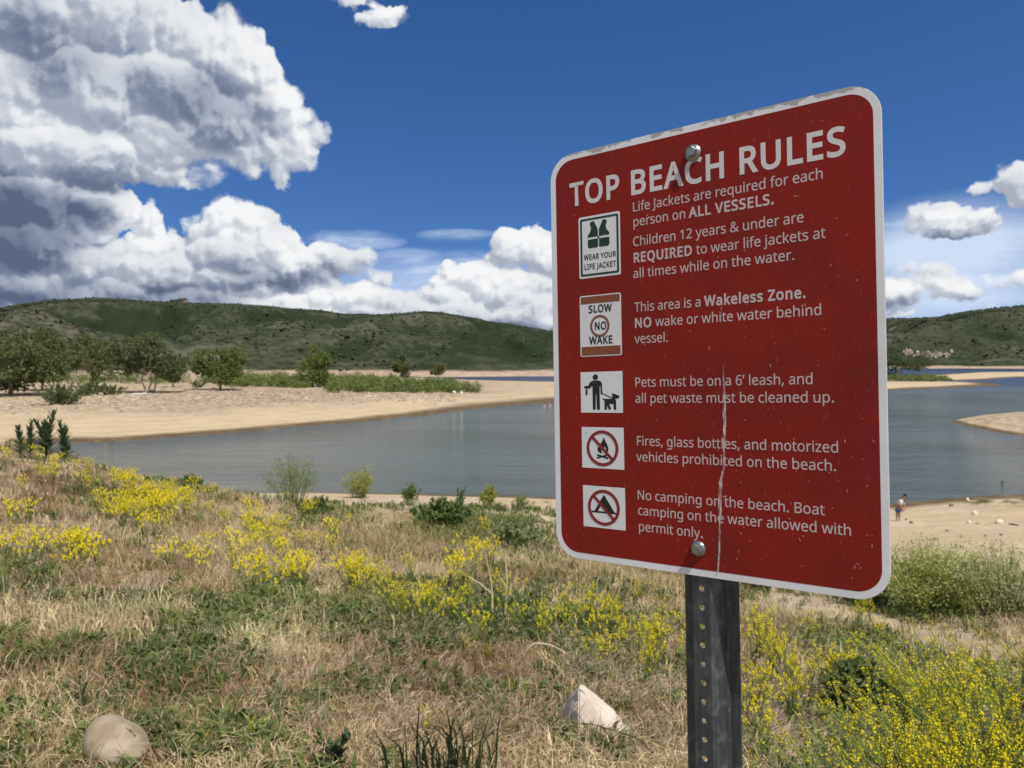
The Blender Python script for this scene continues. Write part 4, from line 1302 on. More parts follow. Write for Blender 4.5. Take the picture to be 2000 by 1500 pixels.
place_rock("white_boulder", 901, 769, 7, 6, "round white boulder at the foot of the green thicket, the right of two", bpy.data.materials["white_rock"], 13, "boulder", WB)
# pale log under the spreading tree, driftwood on the right beach
for title, a, b_, r, says, tone in (("pale_log", (257, 772), (296, 771), 2.2, "long pale log lying under the tree with forked trunks", (.55, .50, .44)),
                                    ("driftwood", (1971, 1024), (1989, 1027), 1.2, "dark stick of driftwood on the right beach", (.10, .075, .055))):
    p0, p1 = hit(*a), hit(*b_); rr = r * p0.length / F
    t = np.linspace(0, 1, 9)[:, None]
    V, Fc = tube(np.array(p0) * (1 - t) + np.array(p1) * t + np.array([0, 0, rr * .6]) + rng.normal(0, rr * .12, (9, 3)), rr * (.75 + .35 * np.sin(t[:, 0] * 3 + .4)), 7)
    acc = Acc(); acc.add(V, Fc, tone)
    tag(obj(title, acc.build(title, bark_m, True)), says, "log")

# ------------------------------------------------------------------ boat, buoys, bird, house, cliffs
wx, wy = on_water(880, 745.6); bx_ = Vector((wx, wy, ZW)); L_b = 15 * bx_.length / F
boat = empty("motor_boat", bx_, "small white motor boat moored behind the green thicket", "boat")
bm = bmesh.new()
secs = []
for t in np.linspace(0, 1, 9):
    x = (t - .5) * L_b; bw = L_b * .17 * (1 - max(0, t - .45) ** 2 * 3.1); bw = max(bw, .02); dk = .42 + .35 * t * t
    secs.append([bm.verts.new((x, yy, zz)) for yy, zz in ((-bw, dk), (-bw * .85, .1), (0, -.15 + .25 * t ** 4), (bw * .85, .1), (bw, dk), (bw * .8, dk - .04), (0, dk - .06), (-bw * .8, dk - .04))])
for a, b_ in zip(secs, secs[1:]):
    for i in range(8): bm.faces.new((a[i], a[(i + 1) % 8], b_[(i + 1) % 8], b_[i]))
bm.faces.new(secs[0]); bm.faces.new(secs[-1]); bmesh.ops.recalc_face_normals(bm, faces=bm.faces)
bm_obj("hull", bm, mat("white_gelcoat", (.80, .82, .84), .3)[0], boat)
bm = bmesh.new()
for A_, B2 in (((.0, -.11), (.10, -.09)), ((.10, -.09), (.10, .09)), ((.10, .09), (.0, .11))):
    f = bm.faces.new([bm.verts.new((A_[0] * L_b, A_[1] * L_b, .5)), bm.verts.new((B2[0] * L_b, B2[1] * L_b, .5)), bm.verts.new((B2[0] * L_b - .12, B2[1] * L_b * .9, .95)), bm.verts.new((A_[0] * L_b - .12, A_[1] * L_b * .9, .95))])
bm_obj("windscreen", bm, mat("smoked_glass", (.03, .04, .06), .1)[0], boat)
bm = bmesh.new(); bmesh.ops.create_cube(bm, size=1)
for v in bm.verts: v.co = Vector((v.co.x * .35 - L_b * .5, v.co.y * .3, v.co.z * .7 + .35 + (v.co.z > 0) * v.co.x * .2))
bmesh.ops.bevel(bm, geom=bm.edges[:], offset=.06, segments=2, affect='EDGES')
bm_obj("outboard_motor", bm, mat("black_cowl", (.02, .02, .022), .35)[0], boat)
boat.rotation_euler.z = .12
buoy_m = mat("buoy_red", (.70, .10, .06), .4)[0]; band_m = mat("buoy_white", (.75, .75, .72), .4)[0]
for k, (px, py) in enumerate(((1063, 792.5), (1074, 791.5))):
    wx, wy = on_water(px, py); r = 2.0 * math.hypot(wx, wy) / F
    bo = empty("buoy", (wx, wy, ZW), ("red buoy on the water left of its twin by the sign's left edge", "red buoy touching the sign's left edge on the water")[k], "buoy", "red buoys off the sandy point")
    bm = bmesh.new(); lathe(bm, [(r * .5, -r * .5), (r * .95, -.1 * r), (r, .25 * r), (r * .8, .75 * r), (r * .4, 1.15 * r), (r * .15, 1.3 * r)], 14, 0, 0); bm_obj("float", bm, buoy_m, bo, True)
    bm = bmesh.new(); lathe(bm, [(r * 1.02, .05 * r), (r * 1.04, .15 * r), (r * 1.02, .3 * r)], 14, 0, 0); bm_obj("band", bm, band_m, bo, True)
wx, wy = on_water(1957, 941)
bird = empty("water_bird", (wx, wy, ZW), "small dark bird floating on the water right of the sign", "bird")
bm = bmesh.new()
sk = [((-.16, 0, .07), .02), ((-.10, 0, .05), .06), ((0, 0, .045), .085), ((.09, 0, .06), .06), ((.13, 0, .11), .03), ((.14, 0, .16), .028), ((.16, 0, .18), .038), ((.20, 0, .175), .016), ((.235, 0, .165), .007)]
rings = []
for (p, r) in sk: rings.append([bm.verts.new((p[0] + .3 * r * math.sin(a * .785) * (p[2] > .1), p[1] + r * math.cos(a * .785), p[2] + r * math.sin(a * .785))) for a in range(8)])
for a, b_ in zip(rings, rings[1:]):
    for i in range(8): bm.faces.new((a[i], a[(i + 1) % 8], b_[(i + 1) % 8], b_[i]))
bm.faces.new(rings[0]); bm.faces.new(rings[-1]); bmesh.ops.recalc_face_normals(bm, faces=bm.faces)
bm_obj("body", bm, mat("dark_feathers", (.03, .028, .025), .7)[0], bird, True)
bird.rotation_euler.z = 2.6; bird.scale = (.6, .6, .6)

_j = int(np.argmin(np.abs(PXh[0] - 353))); _i = int(np.argmin(np.abs(T[:, 0] - .985)))
hp = Vector((X[_i, _j], Y[_i, _j], Z[_i, _j]))
house = empty("ridge_house", hp - Vector((0, 0, 1.5)), "long low house with a dark roof on the skyline of the left hill", "house")
sc = hp.length / F
wall_m = weathered("house_wall", (.30, .20, .15), (.2, .14, .1), .8, 1, .3); roof_m = weathered("house_roof", (.05, .045, .045), (.08, .07, .06), .7, 1, .3); pane_m = mat("window_pane", (.02, .025, .03), .1)[0]
for x0, x1, dep, h_, nm in ((-17, 4, 9, 4.0, 0), (4, 16, 11, 5.6, 1)):
    s = sc * .78; x0 *= s; x1 *= s
    bm = bmesh.new()
    for xx in (x0, x1): pass
    vs = [bm.verts.new((xx, yy, zz)) for xx in (x0, x1) for yy in (-dep / 2, dep / 2) for zz in (-2, h_)]
    for f in ((0, 4, 5, 1), (2, 3, 7, 6), (0, 1, 3, 2), (4, 6, 7, 5)): bm.faces.new([vs[i] for i in f])
    bmesh.ops.recalc_face_normals(bm, faces=bm.faces)
    w_ = bm_obj("wall", bm, wall_m, house)
    for k in range(3):
        cx = x0 + (x1 - x0) * (k + .5) / 3; bm = bmesh.new()
        bm.faces.new([bm.verts.new((cx + a * (x1 - x0) * .1, -dep / 2 - .06, b_)) for a, b_ in ((-1, 1.2), (1, 1.2), (1, h_ - .7), (-1, h_ - .7))])
        bm_obj("window", bm, pane_m, w_)
    bm = bmesh.new(); e = .9
    sec = [(-dep / 2 - e, h_ + .02), (0, h_ + 2.6), (dep / 2 + e, h_ + .02), (dep / 2 + e, h_ - .25), (0, h_ + 2.25), (-dep / 2 - e, h_ - .25)]
    A_ = [bm.verts.new((x0 - e, a, b_)) for a, b_ in sec]; B2 = [bm.verts.new((x1 + e * .4, a, b_)) for a, b_ in sec]
    for i in range(6): bm.faces.new((A_[i], A_[(i + 1) % 6], B2[(i + 1) % 6], B2[i]))
    bm.faces.new(A_); bm.faces.new(B2[::-1]); bmesh.ops.recalc_face_normals(bm, faces=bm.faces)
    bm_obj("roof", bm, roof_m, house)
house.rotation_euler.z = -.1
# pale cliff bands on the far hill: broken buttresses of rock
cl_m = rock_mat("cliff_rock", (.30, .24, .20), (.44, .37, .32), .05, .95, 1.0, 2.0)
acc = Acc()
for k in range(46):
    px = random.uniform(1766, 1862); py = np.interp(px, [1766, 1800, 1830, 1862], [690, 694, 697, 690]) + random.uniform(-4, 6)
    p = surf(PXh2, X2, Y2, Z2, px, py); sc = p.length / F
    V, Fc = BV * (1 + rng.normal(0, .22, (len(BV), 1))), BF
    V = V * np.array([random.uniform(2.2, 4.5), 3.0, random.uniform(5, 10)]) * sc * .8 + np.array(p) + np.array([0, 3, 0])
    acc.add(V, Fc, (1, 1, 1))
me = acc.build("cliff_outcrop", cl_m)
tag(obj("cliff_outcrop", me), kind='structure')

# ------------------------------------------------------------------ the person on the right beach
pp = hit(1754, 1018); s_ = 47 * pp.length / F / 1.0       # stands ~1 unit tall in this bent pose
person = empty("person", pp, "person in a pale shirt and blue shorts bending over on the right beach", "person")
skin_m = mat("skin", (.30, .17, .11), .6)[0]
shirt_m, nt, b = mat("patterned_shirt", (.62, .58, .55), .85)
c = objco(nt); nt.links.new(mixc(nt, noise_n(nt, c, 26, 2).smooth(.45, .58), (.70, .66, .62), (.22, .18, .16)), b.inputs['Base Color'])
short_m = mat("blue_shorts", (.035, .12, .34), .8)[0]; hair_m = mat("dark_hair", (.010, .008, .007), .6)[0]; shoe_m = mat("pale_sandals", (.55, .48, .42), .7)[0]; pink_m = mat("pink_cloth", (.62, .16, .24), .8)[0]


def skin(name, nodes, edges, m, parent, sub=2):
    """nodes: (x,y,z,radius) in units of the figure's height"""
    me = bpy.data.meshes.new(name); me.from_pydata([tuple(v * s_ for v in n[:3]) for n in nodes], edges, [])
    o = bpy.data.objects.new("figure", me); COL.objects.link(o)
    md = o.modifiers.new("skin", 'SKIN'); md.use_smooth_shade = True
    sv = me.skin_vertices[0].data
    for i, n in enumerate(nodes): sv[i].radius = (n[3] * s_, n[3] * s_ * (n[4] if len(n) > 4 else 1))
    sv[0].use_root = True
    ss = o.modifiers.new("sub", 'SUBSURF'); ss.levels = sub; ss.render_levels = sub
    bpy.context.view_layer.update()
    r = bpy.data.meshes.new_from_object(o.evaluated_get(bpy.context.evaluated_depsgraph_get()))
    bpy.data.objects.remove(o); r.materials.clear(); r.materials.append(m); r.name = name
    r.polygons.foreach_set('use_smooth', [True] * len(r.polygons))
    return obj(name, r, parent)

# pelvis first; x to the right of the picture, y away from the viewer
body = [(-.02, 0, .50, .075), (.02, -.01, .60, .085), (.07, -.02, .70, .090), (.12, -.03, .78, .05), (.165, -.05, .83, .045), (.20, -.065, .88, .070), (.215, -.075, .92, .055),
        (-.045, -.01, .44, .060), (-.055, -.02, .27, .040), (-.06, 0, .07, .024), (-.045, -.06, .02, .026),
        (.035, .02, .44, .060), (.045, .0, .27, .040), (.05, .03, .07, .024), (.07, -.03, .02, .026),
        (.03, -.09, .74, .036), (.00, -.15, .60, .027), (.05, -.20, .48, .020), (.06, -.21, .44, .016),
        (.17, .04, .73, .036), (.21, -.01, .58, .027), (.20, -.08, .47, .020), (.195, -.10, .43, .016)]
fing = []
ed = [(0, 1), (1, 2), (2, 3), (3, 4), (4, 5), (5, 6), (0, 7), (7, 8), (8, 9), (9, 10), (0, 11), (11, 12), (12, 13), (13, 14), (2, 15), (15, 16), (16, 17), (17, 18), (2, 19), (19, 20), (20, 21), (21, 22)]
for tip in (18, 22):
    x0, y0, z0, _ = body[tip][:4]
    for k, (fx_, fl) in enumerate(((-.012, .040), (-.004, .048), (.004, .046), (.012, .038), (.020, .024))):
        body.append((x0 + fx_, y0 - .008, z0 - fl * .55, .005)); ed.append((tip, len(body) - 1))
        body.append((x0 + fx_ * 1.2, y0 + .004, z0 - fl, .0042)); ed.append((len(body) - 2, len(body) - 1))
skin("body", body, ed, skin_m, person)
skin("shirt", [(.0, 0, .545, .092), (.03, -.012, .61, .104), (.075, -.022, .70, .108), (.115, -.03, .765, .066), (.03, -.09, .735, .052), (.004, -.145, .61, .046), (.165, .04, .725, .052), (.205, -.005, .60, .046)], [(0, 1), (1, 2), (2, 3), (2, 4), (4, 5), (2, 6), (6, 7)], shirt_m, person)
skin("shorts", [(-.02, 0, .50, .098), (-.046, -.012, .42, .076), (-.055, -.02, .31, .070), (.036, .018, .42, .076), (.046, .004, .31, .070)], [(0, 1), (1, 2), (0, 3), (3, 4)], short_m, person)
skin("hair", [(.185, -.045, .90, .066), (.215, -.058, .945, .066), (.245, -.07, .905, .052), (.19, -.03, .855, .04)], [(0, 1), (1, 2), (0, 3)], hair_m, person)
skin("towel", [(.075, -.13, .52, .022), (.07, -.135, .43, .03), (.065, -.135, .35, .02)], [(0, 1), (1, 2)], pink_m, person)

# ------------------------------------------------------------------ the bank: grass, weeds, flowers
def sample(n, lo=2.3, hi=34, pw=1.1, spread=44):
    az = np.radians(rng.uniform(-spread, spread, n))
    r = lo * (hi / lo) ** (rng.random(n) ** pw)
    x, y = r * np.sin(az), r * np.cos(az)
    z, zn, _, _, _ = terrain(x, y, True)
    px, py = project(x, y, z)
    return np.stack([x, y, z], -1), r, px, py


# where each kind grows, as ground patches
GREEN = [(50, 1140, 90, 40, 1), (260, 1190, 90, 30, .8), (90, 1290, 130, 40, .9), (330, 1290, 90, 45, 1), (430, 1215, 110, 45, 1), (540, 1180, 90, 40, 1), (750, 1200, 110, 40, .8), (830, 1260, 130, 45, .9), (1000, 1215, 140, 60, 1), (1160, 1270, 110, 60, 1),
         (270, 1440, 60, 30, .5), (600, 1400, 60, 30, .6), (480, 1460, 90, 40, .6), (960, 1360, 70, 30, .5), (1490, 1420, 60, 60, .6), (1700, 1440, 150, 90, 1), (1880, 1420, 160, 100, 1), (170, 970, 60, 25, .8), (360, 940, 60, 20, .9), (620, 1010, 80, 25, .7), (950, 1020, 120, 40, 1), (1040, 1060, 60, 30, .9), (1500, 1165, 100, 20, .9), (1640, 1190, 90, 20, 1), (1800, 1200, 140, 40, 1), (1650, 1260, 120, 40, .6)]
PALE = [(230, 1195, 90, 35, 1), (540, 1265, 90, 35, 1), (500, 1085, 60, 40, .8), (150, 1235, 170, 30, .9), (60, 1080, 80, 30, .6), (660, 1330, 80, 30, .4), (60, 1410, 100, 40, .5), (1210, 1340, 120, 60, .5), (1110, 1290, 80, 40, .5)]
BROWN = [(520, 1440, 620, 75, .62), (830, 1340, 190, 60, 1), (900, 1440, 220, 50, .9), (350, 1390, 180, 50, .7), (90, 975, 110, 50, .9), (300, 1120, 120, 40, .5), (1200, 1430, 150, 50, .8), (1520, 1400, 90, 60, .8)]
OLIVE = [(850, 1045, 230, 45, 1), (700, 1020, 120, 30, .8), (1500, 1235, 130, 50, 1), (430, 1010, 100, 60, .5), (1250, 1130, 160, 40, .8)]


def path_at(px, py): return np.exp(-((py - (1168 + (px - 1480) * .22)) / 20) ** 2) * sstep(1440, 1540, px)


def blades(P, h, w, ang, bend, c0, c1):
    n = len(P)
    d = np.stack([np.cos(ang), np.sin(ang), np.zeros(n)], -1)
    a2 = rng.uniform(0, math.pi, n); s = np.stack([np.cos(a2), np.sin(a2), np.zeros(n)], -1) * w[:, None]
    up = np.array([0, 0, 1.0])
    mid = P + up * (h * .58)[:, None] + d * (h * bend * .30)[:, None]
    tip = P + up * (h * (1 - .42 * bend))[:, None] + d * (h * bend)[:, None]
    V = np.stack([P - s, P + s, mid + s * .75, mid - s * .75, tip], 1).reshape(-1, 3)
    b = np.arange(n) * 5
    Q = np.stack([b, b + 1, b + 2, b + 3], -1); T = np.stack([b + 3, b + 2, b + 4], -1)
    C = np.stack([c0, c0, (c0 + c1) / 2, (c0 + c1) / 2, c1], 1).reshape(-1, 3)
    return V, Q, T, C


def build_blades(name, parts, m, label, cat):
    V, Q, T, C, n = [], [], [], [], 0
    for v, q_, t, c in parts:
        V.append(v); Q.append(q_ + n); T.append(t + n); C.append(c); n += len(v)
    me = mesh_np(name, np.concatenate(V), [np.concatenate(Q), np.concatenate(T)], m, np.concatenate(C))
    return tag(obj(name, me), label, cat, kind='stuff')


def pick_tone(px, py, x, y):
    """colour of dry growth at a place: pale straw, brown cheat grass, olive half-dry grass"""
    n = len(px)
    pale, brown, olive = patch(px, py, PALE), patch(px, py, BROWN), patch(px, py, OLIVE)
    k = np.clip(.50 + fbm(x / 1.1, y / 1.1, 91, 3) * .55 + rng.normal(0, .2, n) + pale * .5 - brown * .55, 0, 1)[:, None]
    c = np.array([.25, .14, .062]) * (1 - k) + np.array([.84, .70, .42]) * k
    o = np.clip(olive * .8 + rng.normal(0, .15, n), 0, 1)[:, None]
    return c * (1 - o) + np.array([.36, .31, .115]) * o

grass_bits = []
# tussocks of dry grass
P, r, px, py = sample(30000, 2.3, 33, 1.0)
den = .60 + fbm(P[:, 0] / .8, P[:, 1] / .8, 95, 3) * .95 - 1.1 * patch(px, py, BARE) - 1.3 * path_at(px, py) - .35 * patch(px, py, GREEN) + .35 * patch(px, py, BROWN) + .3 * patch(px, py, OLIVE) + .2 * patch(px, py, PALE)
on = sstep(ZW + 3.2, ZW + 5.0, P[:, 2] + rng.normal(0, .4, len(P)) + fbm(P[:, 0] / 2.2, P[:, 1] / 1.5, 107, 3) * .9)
keep = rng.random(len(P)) < np.clip(den, 0, 1) * on
P, r, px, py = P[keep], r[keep], px[keep], py[keep]
K = 8
n = len(P)
Pc = np.repeat(P, K, 0); rr = np.repeat(r, K)
tone = np.repeat(pick_tone(px, py, P[:, 0], P[:, 1]), K, 0) * rng.uniform(.5, 1.4, (n * K, 1))
rad = np.minimum(.05 + .010 * rr, .22)
off = rng.normal(0, 1, (n * K, 2)) * rad[:, None] * .6
Pc = Pc + np.concatenate([off, np.zeros((n * K, 1))], 1)
hs_ = np.repeat((.095 + .09 * np.clip((r - 3) / 8, 0, 1) + .07 * patch(px, py, OLIVE) + .05 * patch(px, py, PALE)) * rng.uniform(.7, 1.4, n), K) * rng.uniform(.5, 1.35, n * K)
wd = np.clip(.0011 + .00026 * rr, .0011, .006) * rng.uniform(.7, 1.4, n * K)
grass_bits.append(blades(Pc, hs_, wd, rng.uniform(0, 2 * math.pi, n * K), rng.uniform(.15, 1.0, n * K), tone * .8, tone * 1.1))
# litter lying about
P, r, px, py = sample(70000, 2.2, 22, 1.4)
on = sstep(ZW + 3, ZW + 4.6, P[:, 2]) * (1 - .6 * patch(px, py, BARE)) * (1 - path_at(px, py)) * np.clip(.75 + fbm(P[:, 0] / .6, P[:, 1] / .6, 97, 3) * .6, 0, 1)
keep = rng.random(len(P)) < on; P, r, px, py = P[keep], r[keep], px[keep], py[keep]
n = len(P); tone = pick_tone(px, py, P[:, 0], P[:, 1]) * rng.uniform(.65, 1.35, (n, 1))
L = rng.uniform(.03, .11, n) * (1 + .04 * r); ang = rng.uniform(0, 2 * math.pi, n)
v, q_, t, c = blades(P + np.array([0, 0, .008]) + np.array([0, 0, 1]) * rng.uniform(0, .03, (n, 1)), L, np.clip(.0017 + .0002 * r, 0, .005) * rng.uniform(.5, 1.6, n), ang, rng.uniform(1.5, 2.2, n), tone, tone)
grass_bits.append((v, q_, t, c))
# longer straws standing up here and there
P, r, px, py = sample(2600, 2.6, 16, 1.0)
keep = (rng.random(len(P)) < .8 - patch(px, py, BARE)) & (P[:, 2] > ZW + 3.5); P, r = P[keep], r[keep]; n = len(P)
tone = np.array([.56, .46, .29]) * rng.uniform(.7, 1.15, (n, 1))
grass_bits.append(blades(P, rng.uniform(.10, .30, n), .0012 + .00022 * r, rng.uniform(0, 6.28, n), rng.uniform(.1, 1.3, n), tone, tone))
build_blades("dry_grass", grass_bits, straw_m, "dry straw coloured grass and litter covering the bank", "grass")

# nodding heads of cheat grass
P, r, px, py = sample(24000, 2.3, 16, 1.0)
wgt = patch(px, py, [(1500, 1390, 110, 110, 1), (1480, 1290, 60, 40, .6), (1230, 1360, 110, 80, .9), (1290, 1290, 60, 60, .8), (1900, 1450, 160, 60, .5), (850, 1330, 190, 60, .55), (900, 1450, 200, 50, .5), (780, 1110, 80, 40, .35)])
keep = rng.random(len(P)) < wgt * .8; P, r = P[keep], r[keep]; n = len(P)
h0 = rng.uniform(.12, .26, n); K = 11
tone = np.array([.34, .235, .175]) * (1 - rng.random((n, 1)) * .35) + np.array([.16, .13, .11]) * rng.random((n, 1)) * .8
A0 = np.full(n, math.pi) + rng.normal(0, .9, n)
bits = [blades(P, h0, np.full(n, .0011), A0, rng.uniform(.2, .5, n), tone * .8, tone)]
top = P + np.array([0, 0, 1]) * (h0 * .86)[:, None] + np.stack([np.cos(A0), np.sin(A0), A0 * 0], -1) * (h0 * .33)[:, None]
tp = np.repeat(top, K, 0) + rng.normal(0, .014, (n * K, 3)); aa = np.repeat(A0, K) + rng.normal(0, .55, n * K)
ln_ = rng.uniform(.03, .065, n * K); dd = np.stack([np.cos(aa) * .8, np.sin(aa) * .8, -rng.uniform(.1, .9, n * K)], -1)
sd = np.cross(dd, rnd_dir(n * K)); sd /= np.linalg.norm(sd, axis=1, keepdims=True); sd *= rng.uniform(.0010, .0022, (n * K, 1))
V = np.stack([tp, tp + dd * (ln_ * .45)[:, None] + sd, tp + dd * ln_[:, None], tp + dd * (ln_ * .45)[:, None] - sd], 1).reshape(-1, 3)
b0 = np.arange(n * K) * 4
bits.append((V, np.stack([b0, b0 + 1, b0 + 2, b0 + 3], -1), np.zeros((0, 3), int), np.repeat(np.repeat(tone, K, 0) * rng.uniform(.75, 1.6, (n * K, 1)), 4, 0)))
V_, Q_, C_ = np.concatenate([b[0] for b in bits]), np.concatenate([bits[0][1], bits[1][1] + len(bits[0][0])]), np.concatenate([b[3] for b in bits])
tag(obj("cheat_grass", mesh_np("cheat_grass", V_, [Q_, bits[0][2]], straw_m, C_)), "nodding purplish heads of cheat grass around the post and rocks", "grass", kind='stuff')

# low green weeds
P, r, px, py = sample(32000, 2.3, 33, 1.1)
den = patch(px, py, GREEN) * np.where(r < 6, .78, 1.1) + .07 + fbm(P[:, 0] / .7, P[:, 1] / .7, 99, 3) * .5 - .5 * patch(px, py, BARE) * (py > 1000) - path_at(px, py)
keep = (rng.random(len(P)) < np.clip(den, 0, 1)) & (P[:, 2] > ZW + 1.6 + rng.normal(0, .5, len(P)))
P, r, px, py = P[keep], r[keep], px[keep], py[keep]; n = len(P); K = 9
k = np.clip(rng.normal(.45, .22, (n, 1)) + fbm(P[:, 0] / 2, P[:, 1] / 2, 101, 2)[:, None] * .4, 0, 1)
tone = np.repeat(np.array([.080, .120, .036]) * (1 - k) + np.array([.28, .325, .105]) * k, K, 0) * rng.uniform(.75, 1.3, (n * K, 1))
Pc = np.repeat(P, K, 0) + np.concatenate([rng.normal(0, .022, (n * K, 2)) * (1 + .12 * np.repeat(r, K)[:, None]), rng.uniform(0, .03, (n * K, 1))], 1)
h0 = np.repeat(rng.uniform(.045, .105, n) * (1 + .06 * r), K) * rng.uniform(.6, 1.3, n * K)
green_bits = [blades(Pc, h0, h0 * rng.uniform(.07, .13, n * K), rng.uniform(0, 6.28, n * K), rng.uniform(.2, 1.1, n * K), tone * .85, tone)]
# fine green blades mixed in
P, r, px, py = sample(16000, 2.4, 30, 1.0)
keep = (rng.random(len(P)) < np.clip(patch(px, py, GREEN + OLIVE) * .7 + .08, 0, 1)) & (P[:, 2] > ZW + 2); P, r = P[keep], r[keep]; n = len(P); K = 5
tone = np.repeat(np.array([.20, .235, .065]) * rng.uniform(.6, 1.4, (n, 1)), K, 0)
Pc = np.repeat(P, K, 0) + np.concatenate([rng.normal(0, .03, (n * K, 2)), np.zeros((n * K, 1))], 1)
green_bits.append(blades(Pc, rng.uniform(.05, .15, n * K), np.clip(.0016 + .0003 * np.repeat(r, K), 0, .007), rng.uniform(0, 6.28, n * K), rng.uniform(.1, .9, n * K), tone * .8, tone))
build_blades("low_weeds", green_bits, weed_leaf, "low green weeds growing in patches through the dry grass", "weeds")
# sparse weeds on the lower sand
P, r, px, py = sample(5000, 14, 44, .8, 40)
on = (P[:, 2] > ZW + .55) & (P[:, 2] < ZW + 4) & (rng.random(len(P)) < sstep(-.05, .6, fbm(P[:, 0] / 1.8, P[:, 1] / 1.8, 103, 3)) * np.where(px > 1720, np.where(py > 1055, .7, .03), .55))
P, r = P[on], r[on]; n = len(P); K = 10
tone = np.repeat(np.array([.13, .18, .055]) * rng.uniform(.7, 1.5, (n, 1)), K, 0) * rng.uniform(.8, 1.2, (n * K, 1))
Pc = np.repeat(P, K, 0) + np.concatenate([rng.normal(0, .11, (n * K, 2)), rng.uniform(0, .05, (n * K, 1))], 1)
h0 = rng.uniform(.06, .18, n * K)
build_blades("beach_weeds", [blades(Pc, h0, h0 * .09, rng.uniform(0, 6.28, n * K), rng.uniform(.2, 1.2, n * K), tone, tone)], weed_leaf, "thin green weeds scattered over the sand near the waterline", "weeds")


# ---- flowering mustard: one plant of each habit, then copies
def mustard_variant(seed, stems, spread, leanx=0.0, leafy=1.0, petal=1.0, rac=1.0):
    rd = random.Random(seed); g = np.random.default_rng(seed)
    st, fl = Acc(), Acc()
    green = np.array([.22, .28, .06])
    tips = []
    for k in range(stems):
        a = rd.uniform(0, 6.283); sp_ = spread * rd.uniform(.25, 1.0); h = rd.uniform(.68, 1.0)
        e = np.array([math.cos(a) * sp_ + leanx * h, math.sin(a) * sp_, h])
        t = np.linspace(0, 1, 6)[:, None]
        Pp = np.array([math.cos(a), math.sin(a), 0]) * .02 * (1 - t) + e * t + np.array([-.3 * e[0], -.3 * e[1], 0]) * np.sin(t * math.pi) * .5 + g.normal(0, .008, (6, 3)) * (t > 0)
        V, Fc = tube(Pp, .0075 * (1 - .72 * t[:, 0]), 4); st.add(V, Fc, green * rd.uniform(.8, 1.2))
        tips.append((Pp[4], Pp[5], 1.0))
        for j in range(rd.choice((2, 3, 3, 4))):
            i0 = rd.choice((2, 3, 3, 4)); p0 = Pp[i0]; d0 = e / np.linalg.norm(e) * .8 + np.array([rd.gauss(0, .45), rd.gauss(0, .45), .2]); ln_ = rd.uniform(.16, .30)
            tt = np.linspace(0, 1, 4)[:, None]; q_ = p0 + d0 * ln_ * tt + np.array([0, 0, .05]) * tt * tt
            V, Fc = tube(q_, .0042 * (1 - .6 * tt[:, 0]), 4); st.add(V, Fc, green * rd.uniform(.9, 1.3))
            tips.append((q_[2], q_[3], rd.uniform(.6, .95)))
        nl = int(9 * leafy)
        tt = g.uniform(.05, .62, nl); ix = tt * 5; i0 = ix.astype(int); f = (ix - i0)[:, None]; p = Pp[i0] * (1 - f) + Pp[i0 + 1] * f
        d = g.normal(0, 1, (nl, 3)); d[:, 2] = np.abs(d[:, 2]) * .5 + .1; d /= np.linalg.norm(d, axis=1, keepdims=True)
        ln_ = g.uniform(.05, .12, nl) * (1.2 - tt); s = np.cross(d, np.array([0, 0, 1.0])); s /= np.linalg.norm(s, axis=1, keepdims=True) + 1e-6; s *= (ln_ * .16)[:, None]
        V = np.stack([p, p + d * (ln_ * .5)[:, None] + s, p + d * ln_[:, None] - np.array([0, 0, .012]), p + d * (ln_ * .5)[:, None] - s], 1).reshape(-1, 3)
        st.add(V, np.arange(nl * 4).reshape(nl, 4), np.repeat(np.array([.065, .095, .03]) * g.uniform(.7, 1.5, (nl, 1)), 4, 0))
    for a_, b_, s in tips:
        ax = b_ - a_; ax = ax / (np.linalg.norm(ax) + 1e-6)
        # pods below
        m_ = 9; u = g.uniform(.03, .16, m_)[:, None]; p = b_ - ax * u; d = g.normal(0, 1, (m_, 3)) * .5 + ax; d /= np.linalg.norm(d, axis=1, keepdims=True); sdv = np.cross(d, g.normal(size=(m_, 3))); sdv /= np.linalg.norm(sdv, axis=1, keepdims=True)
        V = np.stack([p, p + d * .016 + sdv * .0016, p + d * .03, p + d * .016 - sdv * .0016], 1).reshape(-1, 3)
        st.add(V, np.arange(m_ * 4).reshape(m_, 4), np.array([.20, .24, .06]))
        # the raceme: petals crowded at the top, looser below
        m_ = int(17 * s) + 5; u = (g.random((m_, 1)) ** 1.6) * .10 * s * rac
        d = g.normal(0, 1, (m_, 3)); d -= ax * (d @ ax)[:, None] * .6; d /= np.linalg.norm(d, axis=1, keepdims=True)
        p = b_ + ax * .012 - ax * u + d * (.010 + .10 * u / rac ** 1.5)
        nrm = d * .8 + ax * .6; nrm /= np.linalg.norm(nrm, axis=1, keepdims=True)
        e1 = np.cross(nrm, g.normal(size=(m_, 3))); e1 /= np.linalg.norm(e1, axis=1, keepdims=True); e2 = np.cross(nrm, e1)
        sz = g.uniform(.0085, .0125, (m_, 1)) * petal
        for A_, B2 in ((e1, e2), (e2, e1)):       # four petals: two crossed lozenges
            V = np.stack([p - A_ * sz + nrm * .003, p - B2 * sz * .42, p + A_ * sz + nrm * .003, p + B2 * sz * .42], 1).reshape(-1, 3)
            fl.add(V, np.arange(m_ * 4).reshape(m_, 4), np.repeat(np.array([.95, .83, .015]) * g.uniform(.8, 1.12, (m_, 1)), 4, 0))
    return st.build("stems", weed_leaf), fl.build("flowers", petal_m)

